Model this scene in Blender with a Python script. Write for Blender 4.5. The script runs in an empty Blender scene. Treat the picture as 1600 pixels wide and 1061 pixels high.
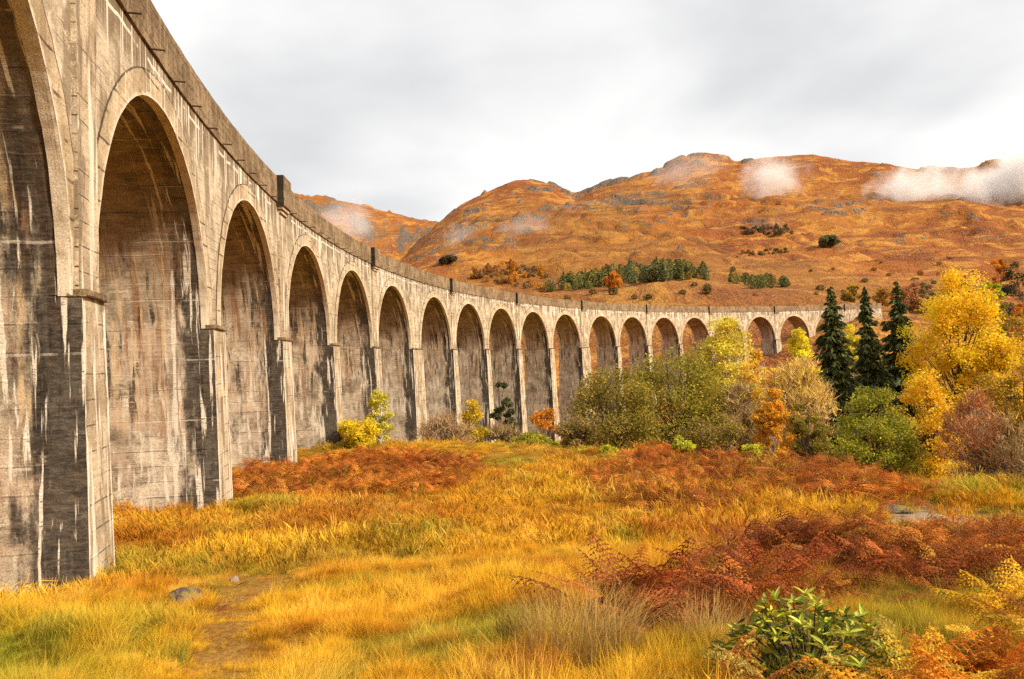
import bpy, math, random
import numpy as np
from mathutils import Matrix, Vector
PI = math.pi
rng = np.random.default_rng(7)
random.seed(7)
scene = bpy.context.scene
COL = scene.collection

# ------------------------------------------------------------------ camera
FPX, PITCH, ROLL = 1296.72, 0.0586, -0.0415          # focal length in px of a 1600 px wide picture
cam_d = bpy.data.cameras.new('camera'); cam = bpy.data.objects.new('camera', cam_d); COL.objects.link(cam)
cam_d.sensor_width = 36.0; cam_d.lens = FPX / 1600 * 36.0; cam_d.clip_start = 0.1; cam_d.clip_end = 9000
_r = np.array([1., 0, 0]); _u = np.array([0, -math.sin(PITCH), math.cos(PITCH)]); _f = np.array([0, math.cos(PITCH), math.sin(PITCH)])
CR = math.cos(ROLL) * _r + math.sin(ROLL) * _u; CU = -math.sin(ROLL) * _r + math.cos(ROLL) * _u
cam.matrix_world = Matrix(((CR[0], CU[0], -_f[0], 0), (CR[1], CU[1], -_f[1], 0), (CR[2], CU[2], -_f[2], 0), (0, 0, 0, 1)))
scene.camera = cam

# ------------------------------------------------------------------ light
SUN = Vector((0.74, -0.40, 0.55)).normalized()
sun_d = bpy.data.lights.new('sun', 'SUN'); sun_d.energy = 5.0; sun_d.angle = math.radians(6); sun_d.color = (1.0, 0.87, 0.68)
sun = bpy.data.objects.new('sun', sun_d); COL.objects.link(sun); sun.rotation_euler = SUN.to_track_quat('Z', 'Y').to_euler()
vs = scene.view_settings; vs.view_transform = 'Standard'; vs.look = 'None'; vs.exposure = 0.38; vs.gamma = 1.0; vs.use_curve_mapping = False
scene.cycles.use_denoising = False
scene.cycles.max_bounces = 6; scene.cycles.diffuse_bounces = 3; scene.cycles.glossy_bounces = 1; scene.cycles.transmission_bounces = 3; scene.cycles.volume_bounces = 5
scene.cycles.use_adaptive_sampling = True; scene.cycles.adaptive_threshold = .016; scene.cycles.volume_step_rate = 2.0; scene.cycles.volume_max_steps = 64


class NT:
    """small helper for node trees"""
    def __init__(s, tree): s.t = tree; s.n = tree.nodes; s.l = tree.links
    def put(s, sock, v):
        if v is None: return
        if hasattr(v, 'is_output') or isinstance(v, bpy.types.NodeSocket): s.l.new(v, sock)
        else:
            if sock.type == 'RGBA' and len(v) == 3: v = (*v, 1)
            sock.default_value = v
    def math(s, op, a, b=None, c=None, clamp=False):
        n = s.n.new('ShaderNodeMath'); n.operation = op; n.use_clamp = clamp
        for i, v in enumerate((a, b, c)): s.put(n.inputs[i], v)
        return n.outputs[0]
    def mix(s, f, a, b, mode='MIX'):
        n = s.n.new('ShaderNodeMix'); n.data_type = 'RGBA'; n.blend_type = mode
        s.put(n.inputs[0], f); s.put(n.inputs[6], a); s.put(n.inputs[7], b); return n.outputs[2]
    def noise(s, vec, scale, detail=4, rough=.55, dist=0.0, out=0):
        n = s.n.new('ShaderNodeTexNoise'); s.put(n.inputs['Vector'], vec); n.inputs['Scale'].default_value = scale
        n.inputs['Detail'].default_value = detail; n.inputs['Roughness'].default_value = rough; n.inputs['Distortion'].default_value = dist
        return n.outputs[out]
    def sstep(s, v, a, b, lo=0.0, hi=1.0):
        n = s.n.new('ShaderNodeMapRange'); n.interpolation_type = 'SMOOTHSTEP'
        s.put(n.inputs[0], v); s.put(n.inputs[1], a); s.put(n.inputs[2], b); n.inputs[3].default_value = lo; n.inputs[4].default_value = hi
        return n.outputs[0]
    def comb(s, x, y, z=0.0):
        n = s.n.new('ShaderNodeCombineXYZ')
        for i, v in enumerate((x, y, z)): s.put(n.inputs[i], v)
        return n.outputs[0]
    def sep(s, v):
        n = s.n.new('ShaderNodeSeparateXYZ'); s.put(n.inputs[0], v); return n.outputs
    def vmath(s, op, a, b=None, scale=None):
        n = s.n.new('ShaderNodeVectorMath'); n.operation = op; s.put(n.inputs[0], a)
        if b is not None: s.put(n.inputs[1], b)
        if scale is not None: s.put(n.inputs['Scale'], scale)
        return n.outputs[0]
    def uv(s, name):
        n = s.n.new('ShaderNodeUVMap'); n.uv_map = name; return n.outputs[0]
    def attr(s, name, kind='GEOMETRY', out='Color'):
        n = s.n.new('ShaderNodeAttribute'); n.attribute_name = name; n.attribute_type = kind; return n.outputs[out]
    def pos(s): return s.n.new('ShaderNodeNewGeometry').outputs['Position']
    def obj(s): return s.n.new('ShaderNodeTexCoord').outputs['Object']
    def bump(s, h, strength=.5, dist=.02, normal=None):
        n = s.n.new('ShaderNodeBump'); n.inputs['Strength'].default_value = strength; n.inputs['Distance'].default_value = dist
        s.put(n.inputs['Height'], h)
        if normal is not None: s.put(n.inputs['Normal'], normal)
        return n.outputs[0]


def new_mat(name):
    m = bpy.data.materials.new(name); m.use_nodes = True; m.node_tree.nodes.clear()
    return m, NT(m.node_tree)


def finish(m, t, color, rough=.9, normal=None, translucent=0.0, spec=.25):
    out = t.n.new('ShaderNodeOutputMaterial'); p = t.n.new('ShaderNodeBsdfPrincipled')
    t.put(p.inputs['Base Color'], color); t.put(p.inputs['Roughness'], rough); p.inputs['Specular IOR Level'].default_value = spec
    if normal is not None: t.put(p.inputs['Normal'], normal)
    sh = p.outputs[0]
    if translucent:
        tr = t.n.new('ShaderNodeBsdfTranslucent'); t.put(tr.inputs[0], color)
        mx = t.n.new('ShaderNodeMixShader'); mx.inputs[0].default_value = translucent
        t.l.new(sh, mx.inputs[1]); t.l.new(tr.outputs[0], mx.inputs[2]); sh = mx.outputs[0]
    t.l.new(sh, out.inputs[0]); return m


# ------------------------------------------------------------------ world: bright broken overcast
world = bpy.data.worlds.new('World'); scene.world = world; world.use_nodes = True
wt = NT(world.node_tree); wt.n.clear()
sky = wt.n.new('ShaderNodeTexSky'); sky.sky_type = 'NISHITA'; sky.sun_disc = False
sky.sun_elevation = math.asin(SUN.z); sky.sun_rotation = math.atan2(SUN.x, SUN.y)
b1 = wt.n.new('ShaderNodeBackground'); wt.l.new(sky.outputs[0], b1.inputs[0]); b1.inputs[1].default_value = 0.13
tc = wt.n.new('ShaderNodeTexCoord').outputs['Generated']
sx, sy, sz = wt.sep(tc)
den = wt.math('ADD', wt.math('MAXIMUM', sz, 0.0), 0.22)
cp = wt.comb(wt.math('DIVIDE', sx, den), wt.math('DIVIDE', sy, den), 0.0)
n_big = wt.noise(wt.vmath('ADD', cp, (3.1, 7.7, 0)), 0.85, 3, .5, .3)
n_mid = wt.noise(wt.vmath('ADD', cp, (11.3, 2.2, 4)), 1.6, 4, .5, .2)
shade = wt.sstep(wt.math('ADD', wt.math('MULTIPLY', n_big, .55), wt.math('MULTIPLY', n_mid, .45)), .40, .68)
ccol = wt.mix(shade, (0.82, 0.815, 0.805), (0.53, 0.54, 0.555))
hole = wt.sstep(wt.noise(wt.vmath('ADD', cp, (5.2, 1.4, 9)), 1.3, 3, .55), .24, .36)
b2 = wt.n.new('ShaderNodeBackground'); wt.l.new(ccol, b2.inputs[0]); b2.inputs[1].default_value = 1.0
mxs = wt.n.new('ShaderNodeMixShader'); wt.l.new(hole, mxs.inputs[0]); wt.l.new(b1.outputs[0], mxs.inputs[1]); wt.l.new(b2.outputs[0], mxs.inputs[2])
wo = wt.n.new('ShaderNodeOutputWorld'); wt.l.new(mxs.outputs[0], wo.inputs[0])

# ------------------------------------------------------------------ projection helpers (authoring only)
def ray(px, py):
    """direction (with y = 1) through a point of the 1600 x 1061 picture"""
    a = (px - 800.) / FPX; b = (530.5 - py) / FPX
    v = CR * a + CU * b + _f
    return v / v[1]

def project(P):
    P = np.asarray(P, float); d = P @ _f
    return 800 + FPX * (P @ CR) / d, 530.5 - FPX * (P @ CU) / d

# ------------------------------------------------------------------ noise in numpy
def _hash(ix, iy, seed):
    h = (ix.astype(np.int64) * 374761393 + iy.astype(np.int64) * 668265263 + seed * 1442695041) & 0x7fffffff
    h = ((h ^ (h >> 13)) * 1274126177) & 0x7fffffff
    return ((h ^ (h >> 16)) & 0xffff) / 65535.0

def vnoise(x, y, seed=0):
    x = np.asarray(x, float); y = np.asarray(y, float)
    ix = np.floor(x); iy = np.floor(y); fx = x - ix; fy = y - iy
    fx = fx * fx * (3 - 2 * fx); fy = fy * fy * (3 - 2 * fy)
    a = _hash(ix, iy, seed); b = _hash(ix + 1, iy, seed); c = _hash(ix, iy + 1, seed); d = _hash(ix + 1, iy + 1, seed)
    return (a * (1 - fx) + b * fx) * (1 - fy) + (c * (1 - fx) + d * fx) * fy - .5

def fbm(x, y, seed=0, oct=4, gain=.5):
    s = 0; a = 1.0; f = 1.0
    for k in range(oct):
        s = s + a * vnoise(x * f + 17.3 * k, y * f - 9.1 * k, seed + k); a *= gain; f *= 2.03
    return s

# ------------------------------------------------------------------ terrain
PXS = np.array([-400, 0, 200, 460, 560, 631, 683, 720, 760, 800, 825, 860, 900, 940, 1000, 1030, 1060, 1090, 1120, 1150, 1200, 1240, 1270, 1300, 1340, 1385, 1420, 1460, 1500, 1560, 1600, 2000], float)
def lv(pairs):
    xs, ys = zip(*pairs); return np.interp(PXS, xs, ys)
LEVELS = [
    (300, lv([(-400, 590), (0, 590), (800, 560), (1200, 545), (1340, 500), (1600, 520), (2000, 520)])),
    (420, lv([(-400, 480), (0, 480), (683, 472), (850, 462), (960, 453), (1030, 442), (1100, 447), (1240, 459), (1300, 469), (1400, 480), (1600, 503), (2000, 510)])),
    (520, lv([(-400, 470), (0, 470), (683, 466), (850, 460), (960, 452), (1030, 441), (1100, 439), (1240, 449), (1300, 452), (1600, 482), (2000, 490)])),
    (700, lv([(-400, 455), (0, 455), (683, 446), (760, 440), (850, 440), (1000, 417), (1100, 409), (1240, 419), (1300, 419), (1600, 447), (2000, 460)])),
    (950, lv([(-400, 470), (460, 462), (560, 448), (631, 428), (683, 405), (760, 390), (850, 385), (1000, 375), (1100, 370), (1300, 375), (1600, 392), (2000, 400)])),
    (1200, lv([(-400, 480), (460, 462), (560, 443), (600, 425), (631, 408), (683, 376), (720, 352), (760, 338), (850, 330), (1000, 322), (1100, 312), (1300, 312), (1600, 322), (2000, 330)])),
    (1450, lv([(-400, 480), (460, 470), (560, 445), (600, 425), (631, 405), (660, 375), (683, 352), (720, 322), (760, 300), (800, 282), (825, 279), (860, 287), (900, 308), (940, 291), (1000, 270), (1030, 265), (1060, 252), (1090, 246), (1120, 248), (1150, 252), (1200, 247), (1270, 243), (1300, 248), (1340, 255), (1385, 256), (1420, 265), (1460, 268), (1500, 265), (1560, 254), (1600, 247), (2000, 235)])),
    (1750, lv([(-400, 470), (460, 455), (631, 420), (683, 380), (800, 320), (1000, 300), (1600, 285), (2000, 280)])),
    (2250, lv([(-400, 292), (0, 292), (300, 290), (460, 302), (500, 308), (560, 320), (600, 328), (650, 344), (683, 352), (720, 366), (760, 376), (900, 390), (2000, 395)])),
    (2700, lv([(-400, 350), (460, 350), (683, 390), (2000, 430)])),
]
LT = []
for r_, pys in LEVELS:
    R_ = [ray(a, b) for a, b in zip(PXS, pys)]
    LT.append((r_, np.array([v[0] for v in R_]), np.array([v[2] for v in R_])))
NR = np.array([0, 5, 8, 12, 18, 25, 35, 60, 400.]); NZ = np.array([-1.62, -1.78, -2.12, -2.72, -3.62, -4.25, -4.6, -4.75, -4.9])
ET = np.array([-2, -.3, -.16, -.05, .07, .17, .3, .376, .46, .57, 2]); ER = np.array([90, 88, 80, 72, 60, 54, 45, 40, 35, 34, 34.])

def crag(x, y):
    n = fbm(x / 60., y / 45., 141, 4, .6) + .5 * fbm(x / 260., y / 260., 143, 3); k = np.clip((n - .25) / .16, 0, 1); return k * k * (3 - 2 * k)

def gully(x, y):
    wx = x + 90 * fbm(x / 210, y / 210, 151, 3); q = (wx * .80 + y * .42) / 150.; w_ = (y - .5 * x) / 700.
    gl = np.abs(fbm(q, w_, 153, 3)); return np.clip(1 - gl / .06, 0, 1) ** 1.3 * np.clip(fbm(x / 300, y / 300, 157, 2) * 3 + .5, 0, 1)

def ground_h(x, y, detail=True):
    x = np.asarray(x, float); y = np.asarray(y, float)
    r = np.hypot(x, y); az = np.arctan2(x, y); azc = np.clip(az, -.85, .85); t = np.tan(azc); Yf = r * np.cos(azc)
    # knoll and shelf
    z = np.interp(r, NR, NZ) - 0.3 * np.exp(-((x + 11) ** 2 + (y - 18) ** 2) / 90.)
    z = z + .42 * np.exp(-(((x - 5.6) + .25 * (y - 14.3)) / 3.6) ** 2 - ((y - 14.3) / 1.9) ** 2)
    if detail:
        z = z + .34 * fbm(x / 3.6, y / 3.6, 9, 2) * np.clip(r / 9, .2, 1) * np.clip((52 - r) / 20, 0, 1)
        z = z + .38 * fbm(x / 9., y / 9., 3, 3) * np.clip(r / 14, .2, 1) + .36 * fbm(x / 1.6, y / 1.6, 5, 2) * np.clip(r / 8, .3, 1) * np.clip((26 - r) / 12, 0, 1)
    # edge of the shelf, fall to the river flats
    e = np.interp(t, ET, ER); k = np.clip((r - e) / 30., 0, 1); k = k * k * (3 - 2 * k)
    z = z * (1 - k) + (-11.5 + .8 * fbm(x / 30, y / 30, 8, 3)) * k
    # far ground
    zs = [np.full_like(r, -10.0)]; rs = [215.]
    for r_, tt, ee in LT:
        zs.append(np.interp(t, tt, ee) * (r_ * np.cos(azc))); rs.append(r_)
    zf = np.array(zs[-1]) * 1.0
    for i in range(len(rs) - 1):
        m = (r >= rs[i]) & (r < rs[i + 1]); w = (r - rs[i]) / (rs[i + 1] - rs[i])
        sm = w * w * (3 - 2 * w); w = .5 * w + .5 * sm
        zf = np.where(m, zs[i] * (1 - w) + zs[i + 1] * w, zf)
    zf = np.where(r > rs[-1], zs[-1] - (r - rs[-1]) * .02, zf)
    if detail:
        a = np.clip((r - 260) / 500, 0, 1)
        rid = (.5 - np.abs(fbm(x / 120., y / 120., 21, 4))) * 2
        zf = zf + a * (fbm(x / 210., y / 210., 12, 4, .5) * 17 + (rid - .7) * 8 + fbm(x / 26, y / 26, 31, 3, .6) * 4.0) * (1 - .68 * np.exp(-((r - 1430) / 300.) ** 2)) * (1 - .6 * np.exp(-((r - 2250) / 250.) ** 2))
        zf = zf + np.clip((r - 215) / 100, 0, 1) * fbm(x / 14, y / 14, 41, 3) * 2.2
        gul = gully(x, y)
        zf = zf - gul * 4.5 * np.clip((r - 560) / 250, 0, 1) * np.clip((1420 - r) / 200, 0, 1)
        cg = crag(x, y); zf = zf + np.clip((r - 620) / 300, 0, 1) * cg * (4.5 + 3 * np.clip((zf - 150) / 200, 0, 1))
    return np.where(r > 215, zf, z)

def gp(px, py, lift=0.0):
    """where the ray through a picture point meets the near ground"""
    v = ray(px, py); ys = np.concatenate([np.linspace(2.5, 120, 900)])
    h = ground_h(v[0] * ys, ys, False); below = np.nonzero(v[2] * ys <= h + lift)[0]
    yy = ys[below[0]] if len(below) else 90.
    return v[0] * yy, yy

# ------------------------------------------------------------------ mesh helpers
def np_mesh(name, V, F, uvs=None, mats=(), midx=None, smooth=False, colors=None):
    """V n x 3, F list of arrays of faces (each m x 3 or m x 4); uvs {name: n x 2} per vertex; colors {name: n x 4} per vertex"""
    me = bpy.data.meshes.new(name); V = np.asarray(V, np.float32)
    if not isinstance(F, list): F = [F]
    F = [np.asarray(f, np.int32) for f in F if len(f)]
    loops = np.concatenate([f.ravel() for f in F]); tot = np.concatenate([np.full(len(f), f.shape[1], np.int32) for f in F])
    start = np.concatenate([[0], np.cumsum(tot)[:-1]]).astype(np.int32)
    me.vertices.add(len(V)); me.vertices.foreach_set('co', V.ravel())
    me.loops.add(len(loops)); me.loops.foreach_set('vertex_index', loops)
    me.polygons.add(len(tot)); me.polygons.foreach_set('loop_start', start); me.polygons.foreach_set('loop_total', tot)
    if midx is not None: me.polygons.foreach_set('material_index', np.asarray(midx, np.int32))
    me.polygons.foreach_set('use_smooth', np.full(len(tot), bool(smooth)))
    for k, u in (uvs or {}).items():
        l = me.uv_layers.new(name=k); l.data.foreach_set('uv', np.asarray(u, np.float32)[loops].ravel())
    for k, c in (colors or {}).items():
        a = me.color_attributes.new(k, 'FLOAT_COLOR', 'POINT'); a.data.foreach_set('color', np.asarray(c, np.float32).ravel())
    for m in mats: me.materials.append(m)
    me.update(calc_edges=True); me.validate(); return me

def link(name, me, parent=None, label=None, cat=None, group=None, kind=None, loc=None):
    o = bpy.data.objects.new(name, me); COL.objects.link(o)
    if parent is not None: o.parent = parent
    if label: o['label'] = label
    if cat: o['category'] = cat
    if group: o['group'] = group
    if kind: o['kind'] = kind
    if loc is not None: o.location = loc
    return o

class Grids:
    def __init__(s): s.V = []; s.F = []; s.U = []; s.W = []; s.M = []; s.n = 0
    def grid(s, P, U, W, mat=0, flip=False):
        """P a x b x 3; U, W a x b x 2"""
        a, b = P.shape[:2]; i = np.arange(a * b).reshape(a, b) + s.n
        f = np.stack([i[:-1, :-1], i[1:, :-1], i[1:, 1:], i[:-1, 1:]], -1).reshape(-1, 4)
        if flip: f = f[:, ::-1]
        s.V.append(P.reshape(-1, 3)); s.U.append(U.reshape(-1, 2)); s.W.append(W.reshape(-1, 2)); s.F.append(f); s.M.append(np.full(len(f), mat)); s.n += a * b
    def mesh(s, name, mats, smooth=False):
        return np_mesh(name, np.concatenate(s.V), [np.concatenate(s.F)], {'UVMap': np.concatenate(s.U), 'UV2': np.concatenate(s.W)}, mats, np.concatenate(s.M), smooth)

# ------------------------------------------------------------------ ground materials
def ground_material():
    m, t = new_mat('meadow soil and moss'); p = t.pos()
    n1 = t.noise(p, .35, 5, .6); n2 = t.noise(p, 2.2, 5, .65); n3 = t.noise(p, 14, 4, .7)
    c = t.mix(t.sstep(n1, .38, .62), (.20, .105, .022), (.36, .19, .03))
    c = t.mix(t.sstep(n2, .45, .7), c, (.27, .19, .03))
    z = t.attr('zone'); zr, zg, zb = t.sep(z)          # r path, g green moss, b bare peat and stones
    c = t.mix(t.math('MULTIPLY', zg, t.sstep(n2, .25, .6)), c, (.17, .19, .018))
    c = t.mix(t.attr('bed_shade', out='Fac'), c, t.mix(n3, (.05, .018, .008), (.13, .045, .015)))  # shade between the fronds put into the ground colour under the bracken
    c = t.mix(zr, c, t.mix(t.sstep(n3, .35, .65), (.20, .095, .022), (.44, .24, .06)))
    c = t.mix(zb, c, t.mix(t.sstep(n2, .4, .65), (.17, .105, .065), (.36, .25, .17)))
    c = t.mix(t.math('MULTIPLY', t.sstep(n3, .45, .75), .5), c, (.07, .04, .015))
    return finish(m, t, c, 1.0, t.bump(t.math('ADD', n3, n2), .7, .06), spec=0.0)

def hill_material():
    m, t = new_mat('moorland grass heather and rock'); p = t.pos()
    big = t.noise(p, .006, 4, .6, .4); mid = t.noise(p, .028, 5, .65, .8); fine = t.noise(p, .15, 4, .7); fin2 = t.noise(p, .6, 3, .7); band = t.noise(t.vmath('MULTIPLY', p, (.5, 1.0, 4.0)), .02, 4, .65, 1.0)
    c = t.mix(t.sstep(big, .40, .60), (.255, .068, .013), (.365, .128, .019))
    c = t.mix(t.math('MULTIPLY', t.sstep(mid, .48, .60), .9), c, (.53, .24, .04))
    c = t.mix(t.math('MULTIPLY', t.sstep(band, .50, .62), .8), c, (.17, .042, .014))
    c = t.mix(t.math('MULTIPLY', t.sstep(fine, .48, .64), .45), c, (.16, .05, .013))
    c = t.mix(t.math('MULTIPLY', t.sstep(fin2, .50, .64), .55), c, (.50, .21, .035))
    rk_ = t.sep(t.attr('rock')); rock = rk_[0]
    c = t.mix(t.math('MULTIPLY', t.sstep(t.math('ADD', rk_[2], t.math('MULTIPLY', t.math('SUBTRACT', mid, .5), .8)), .50, .80), .35), c, (.22, .11, .024))
    c = t.mix(t.math('MULTIPLY', t.sstep(t.math('ADD', rk_[1], t.math('MULTIPLY', t.math('SUBTRACT', fine, .5), 1.2)), .25, .8), .6), c, (.11, .036, .014))
    rk = t.sstep(t.math('ADD', rock, t.math('MULTIPLY', t.math('SUBTRACT', fine, .5), 1.6)), .42, .58)
    rc = t.mix(t.sstep(fin2, .40, .62), (.06, .045, .034), (.25, .20, .15))
    c = t.mix(t.math('MULTIPLY', rk, .9), c, rc)
    h = t.math('ADD', t.math('ADD', t.math('MULTIPLY', fine, 1.0), t.math('MULTIPLY', fin2, .4)), t.math('MULTIPLY', mid, 2.5))
    return finish(m, t, c, .95, t.bump(h, .8, 5.0))

def poly_mask(x, y, poly, soft):
    """1 inside a ground polygon given by picture points of its outline, fading over soft metres"""
    P = np.array([gp(*q) for q in poly]); inside = np.zeros(x.shape, bool); dist = np.full(x.shape, 1e9)
    for i in range(len(P)):
        a = P[i]; b = P[(i + 1) % len(P)]
        cond = (a[1] > y) != (b[1] > y)
        with np.errstate(divide='ignore', invalid='ignore'):
            inside ^= cond & (x < (b[0] - a[0]) * (y - a[1]) / (b[1] - a[1] + 1e-12) + a[0])
        d = b - a; tt = np.clip(((x - a[0]) * d[0] + (y - a[1]) * d[1]) / (d @ d + 1e-9), 0, 1)
        dist = np.minimum(dist, np.hypot(x - a[0] - tt * d[0], y - a[1] - tt * d[1]))
    sd = np.where(inside, dist, -dist)
    return np.clip(.5 + sd / (2 * soft), 0, 1)

PATH = [(225, 1100), (290, 1010), (318, 955), (352, 920), (400, 896), (455, 884), (462, 900), (415, 938), (400, 1000), (420, 1100)]
MOSS = [[(-60, 1075), (-60, 985), (60, 1000), (130, 1045), (150, 1075)], [(1330, 950), (1420, 905), (1510, 900), (1500, 960), (1440, 990), (1380, 985)], [(190, 965), (235, 950), (250, 985), (200, 1000)], [(1330, 800), (1385, 800), (1380, 835), (1340, 835)]]
BARE = [(1335, 806), (1375, 783), (1450, 778), (1540, 794), (1610, 800), (1620, 835), (1540, 836), (1450, 826), (1390, 826)]
BRACKEN = [
    [(345, 768), (400, 738), (500, 718), (620, 714), (745, 722), (760, 742), (700, 770), (600, 780), (560, 775), (470, 772), (350, 785)],
    [(890, 752), (985, 722), (1050, 706), (1200, 722), (1330, 746), (1470, 772), (1380, 788), (1200, 782), (1170, 806), (1050, 812), (960, 782), (890, 768)],
    [(930, 925), (1050, 905), (1150, 880), (1195, 835), (1260, 820), (1340, 838), (1420, 858), (1500, 850), (1640, 858), (1640, 905), (1540, 905), (1420, 915), (1340, 935), (1180, 960), (1050, 985), (960, 960)],
    [(1520, 1065), (1600, 1020), (1720, 1010), (1720, 1220), (1330, 1220), (1410, 1110)],
]

def near_zone(x, y):
    pth = poly_mask(x, y, PATH, .14) * np.clip(.95 + .8 * fbm(x / .8, y / .8, 60, 3), 0, 1)
    mo = np.max([poly_mask(x, y, q, .6) for q in MOSS], 0)
    ba = poly_mask(x, y, BARE, .9)
    return pth, mo, ba

def polar_sheet(rr, aa):
    R, A = np.meshgrid(rr, aa, indexing='ij'); x = R * np.sin(A); y = R * np.cos(A); z = ground_h(x, y)
    n, k = R.shape; i = np.arange(n * k).reshape(n, k); j = np.roll(i, -1, 1)
    f = np.stack([i[:-1], j[:-1], j[1:], i[1:]], -1).reshape(-1, 4)[:, ::-1]
    return x, y, z, f
front = np.linspace(-.80, .80, 470); back = np.linspace(.80, 2 * PI - .80, 72)[1:-1]
AZ = np.concatenate([front, back])
rr = np.concatenate([[.05], np.geomspace(.6, 60, 230), np.linspace(60, 216, 80)[1:]])
x, y, z, f = polar_sheet(rr, AZ)
pth, mo, ba = near_zone(x.ravel(), y.ravel()); bed_dark = np.max([poly_mask(x.ravel(), y.ravel(), q, .6) for q in BRACKEN], 0)
zc = np.stack([pth, mo, ba, np.ones_like(pth)], -1); lc = np.stack([bed_dark] * 3 + [np.ones_like(bed_dark)], -1)
ground = link('ground', np_mesh('ground', np.stack([x, y, z], -1).reshape(-1, 3), f, None, [ground_material()], smooth=True, colors={'zone': zc, 'bed_shade': lc}), kind='structure', label='golden autumn meadow falling from a knoll to the river flats')
rr = np.concatenate([np.geomspace(213, 420, 60), np.linspace(420, 1750, 300)[1:], np.linspace(1750, 3600, 70)[1:]])
x, y, z, f = polar_sheet(rr, AZ)
gz = np.gradient(z, axis=0) / np.gradient(rr)[:, None]
cg = crag(x, y); edge_ = 1 - np.abs(cg - .45) * 1.6
rock = np.clip(edge_, 0, 1) * .36 * (cg > .02) + .22 * (cg > .5) + np.clip((gz - .5) * .9, 0, .35) + np.clip(fbm(x / 110, y / 110, 77, 4) * .6, -.2, .25) + np.clip((z - 280) / 500, -.1, .15) - .03
rock = np.clip(rock, 0, 1) * np.clip((np.hypot(x, y) - 600) / 300, 0, 1)
R0_ = np.hypot(x, y); gul = gully(x, y) * np.clip((R0_ - 560) / 250, 0, 1) * np.clip((1450 - R0_) / 200, 0, 1)
rc = np.stack([rock, gul, np.clip(fbm(x / 170, y / 170, 161, 4) * 1.6 + .35, 0, 1), np.ones_like(rock)], -1).reshape(-1, 4)
hills = link('moorland_hills', np_mesh('moorland_hills', np.stack([x, y, z], -1).reshape(-1, 3), f, None, [hill_material()], smooth=True, colors={'rock': rc}), kind='structure', label='rust orange moorland hills with grey crags behind the viaduct')

# ------------------------------------------------------------------ viaduct
VC = np.array([227.598, 70.4999]); VR = 243.3666; GR = .0337; ZI = 4.3446; ZT = 15.2216; RISE = 7.618; DEP = 5.45
SE = [-51.36, -49.46, -34.08, -31.66, -16.36, -13.67, 1.6, 3.81, 19.04, 21.34, 36.62, 41.25, 56.51, 58.63, 73.81, 75.57, 90.79, 92.61, 107.85, 109.97, 125.21, 129.52, 144.76, 146.44, 161.66, 163.66, 178.9, 180.29, 195.48, 197.87, 213.08, 214.82, 229.99, 232.36, 247.53, 250.21]
PIERS = [(SE[2 * i], SE[2 * i + 1]) for i in range(18)]
PIERS = [(-85.9, -83.9), (-68.6, -66.7)] + PIERS + [(265.45, 267.5), (282.8, 284.8)]       # two more at either end
FIRST = -2                                                                         # number of the first pier
ZS = ZT - 1.72                                                                     # foot of the parapet band

def vp(s, rho, z):
    s = np.asarray(s, float); th = PI - s / VR; q = VR - rho
    return np.stack(np.broadcast_arrays(VC[0] + q * np.cos(th), VC[1] + q * np.sin(th), z + GR * s), -1)

def rough3(P, amp, f=4.5):
    n = np.stack([vnoise(P[..., 0] * f + P[..., 2] * 1.3 * f, P[..., 1] * f - P[..., 2] * .7 * f, k) for k in (101, 102, 103)], -1)
    return P + amp * n * 2

def conc_base(t, u, v, c1, c2, seed, lift=.46):
    """cast concrete: board grain, lift lines, blotches; returns colour and bump height"""
    uvv = t.comb(u, v, seed)
    big = t.noise(uvv, .6, 4, .65, .4); fine = t.noise(uvv, 9, 4, .75)
    c = t.mix(t.sstep(big, .40, .60), c1, c2)
    grain = t.noise(t.comb(t.math('MULTIPLY', u, .45), t.math('MULTIPLY', v, 8), seed), 1.0, 3, .65)
    c = t.mix(t.math('MULTIPLY', t.sstep(grain, .48, .66), .32), c, tuple(.45 * a for a in c2))
    c = t.mix(t.math('MULTIPLY', t.sstep(fine, .50, .64), .55), c, tuple(.38 * a for a in c1))
    wob = t.math('ADD', v, t.math('MULTIPLY', grain, .03))
    fr = t.math('FRACT', t.math('DIVIDE', wob, lift)); line = t.math('SUBTRACT', 1.0, t.sstep(fr, .03, .10))
    brk = t.sstep(t.noise(t.comb(t.math('MULTIPLY', u, .5), t.math('FLOOR', t.math('DIVIDE', wob, lift)), seed), 1.3, 3), .42, .58)
    line = t.math('MULTIPLY', line, brk)
    c = t.mix(t.math('MULTIPLY', line, .85), c, (.06, .042, .026))
    h = t.math('SUBTRACT', t.math('ADD', t.math('MULTIPLY', grain, .6), t.math('MULTIPLY', fine, .7)), t.math('MULTIPLY', line, 1.3))
    return c, h

def streaks(t, u, v, fu, fv, lo, hi, seed, detail=4):
    n = t.noise(t.comb(t.math('MULTIPLY', u, fu), t.math('MULTIPLY', v, fv), seed), 1.0, detail, .6, .25)
    return t.sstep(n, lo, hi)

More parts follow.
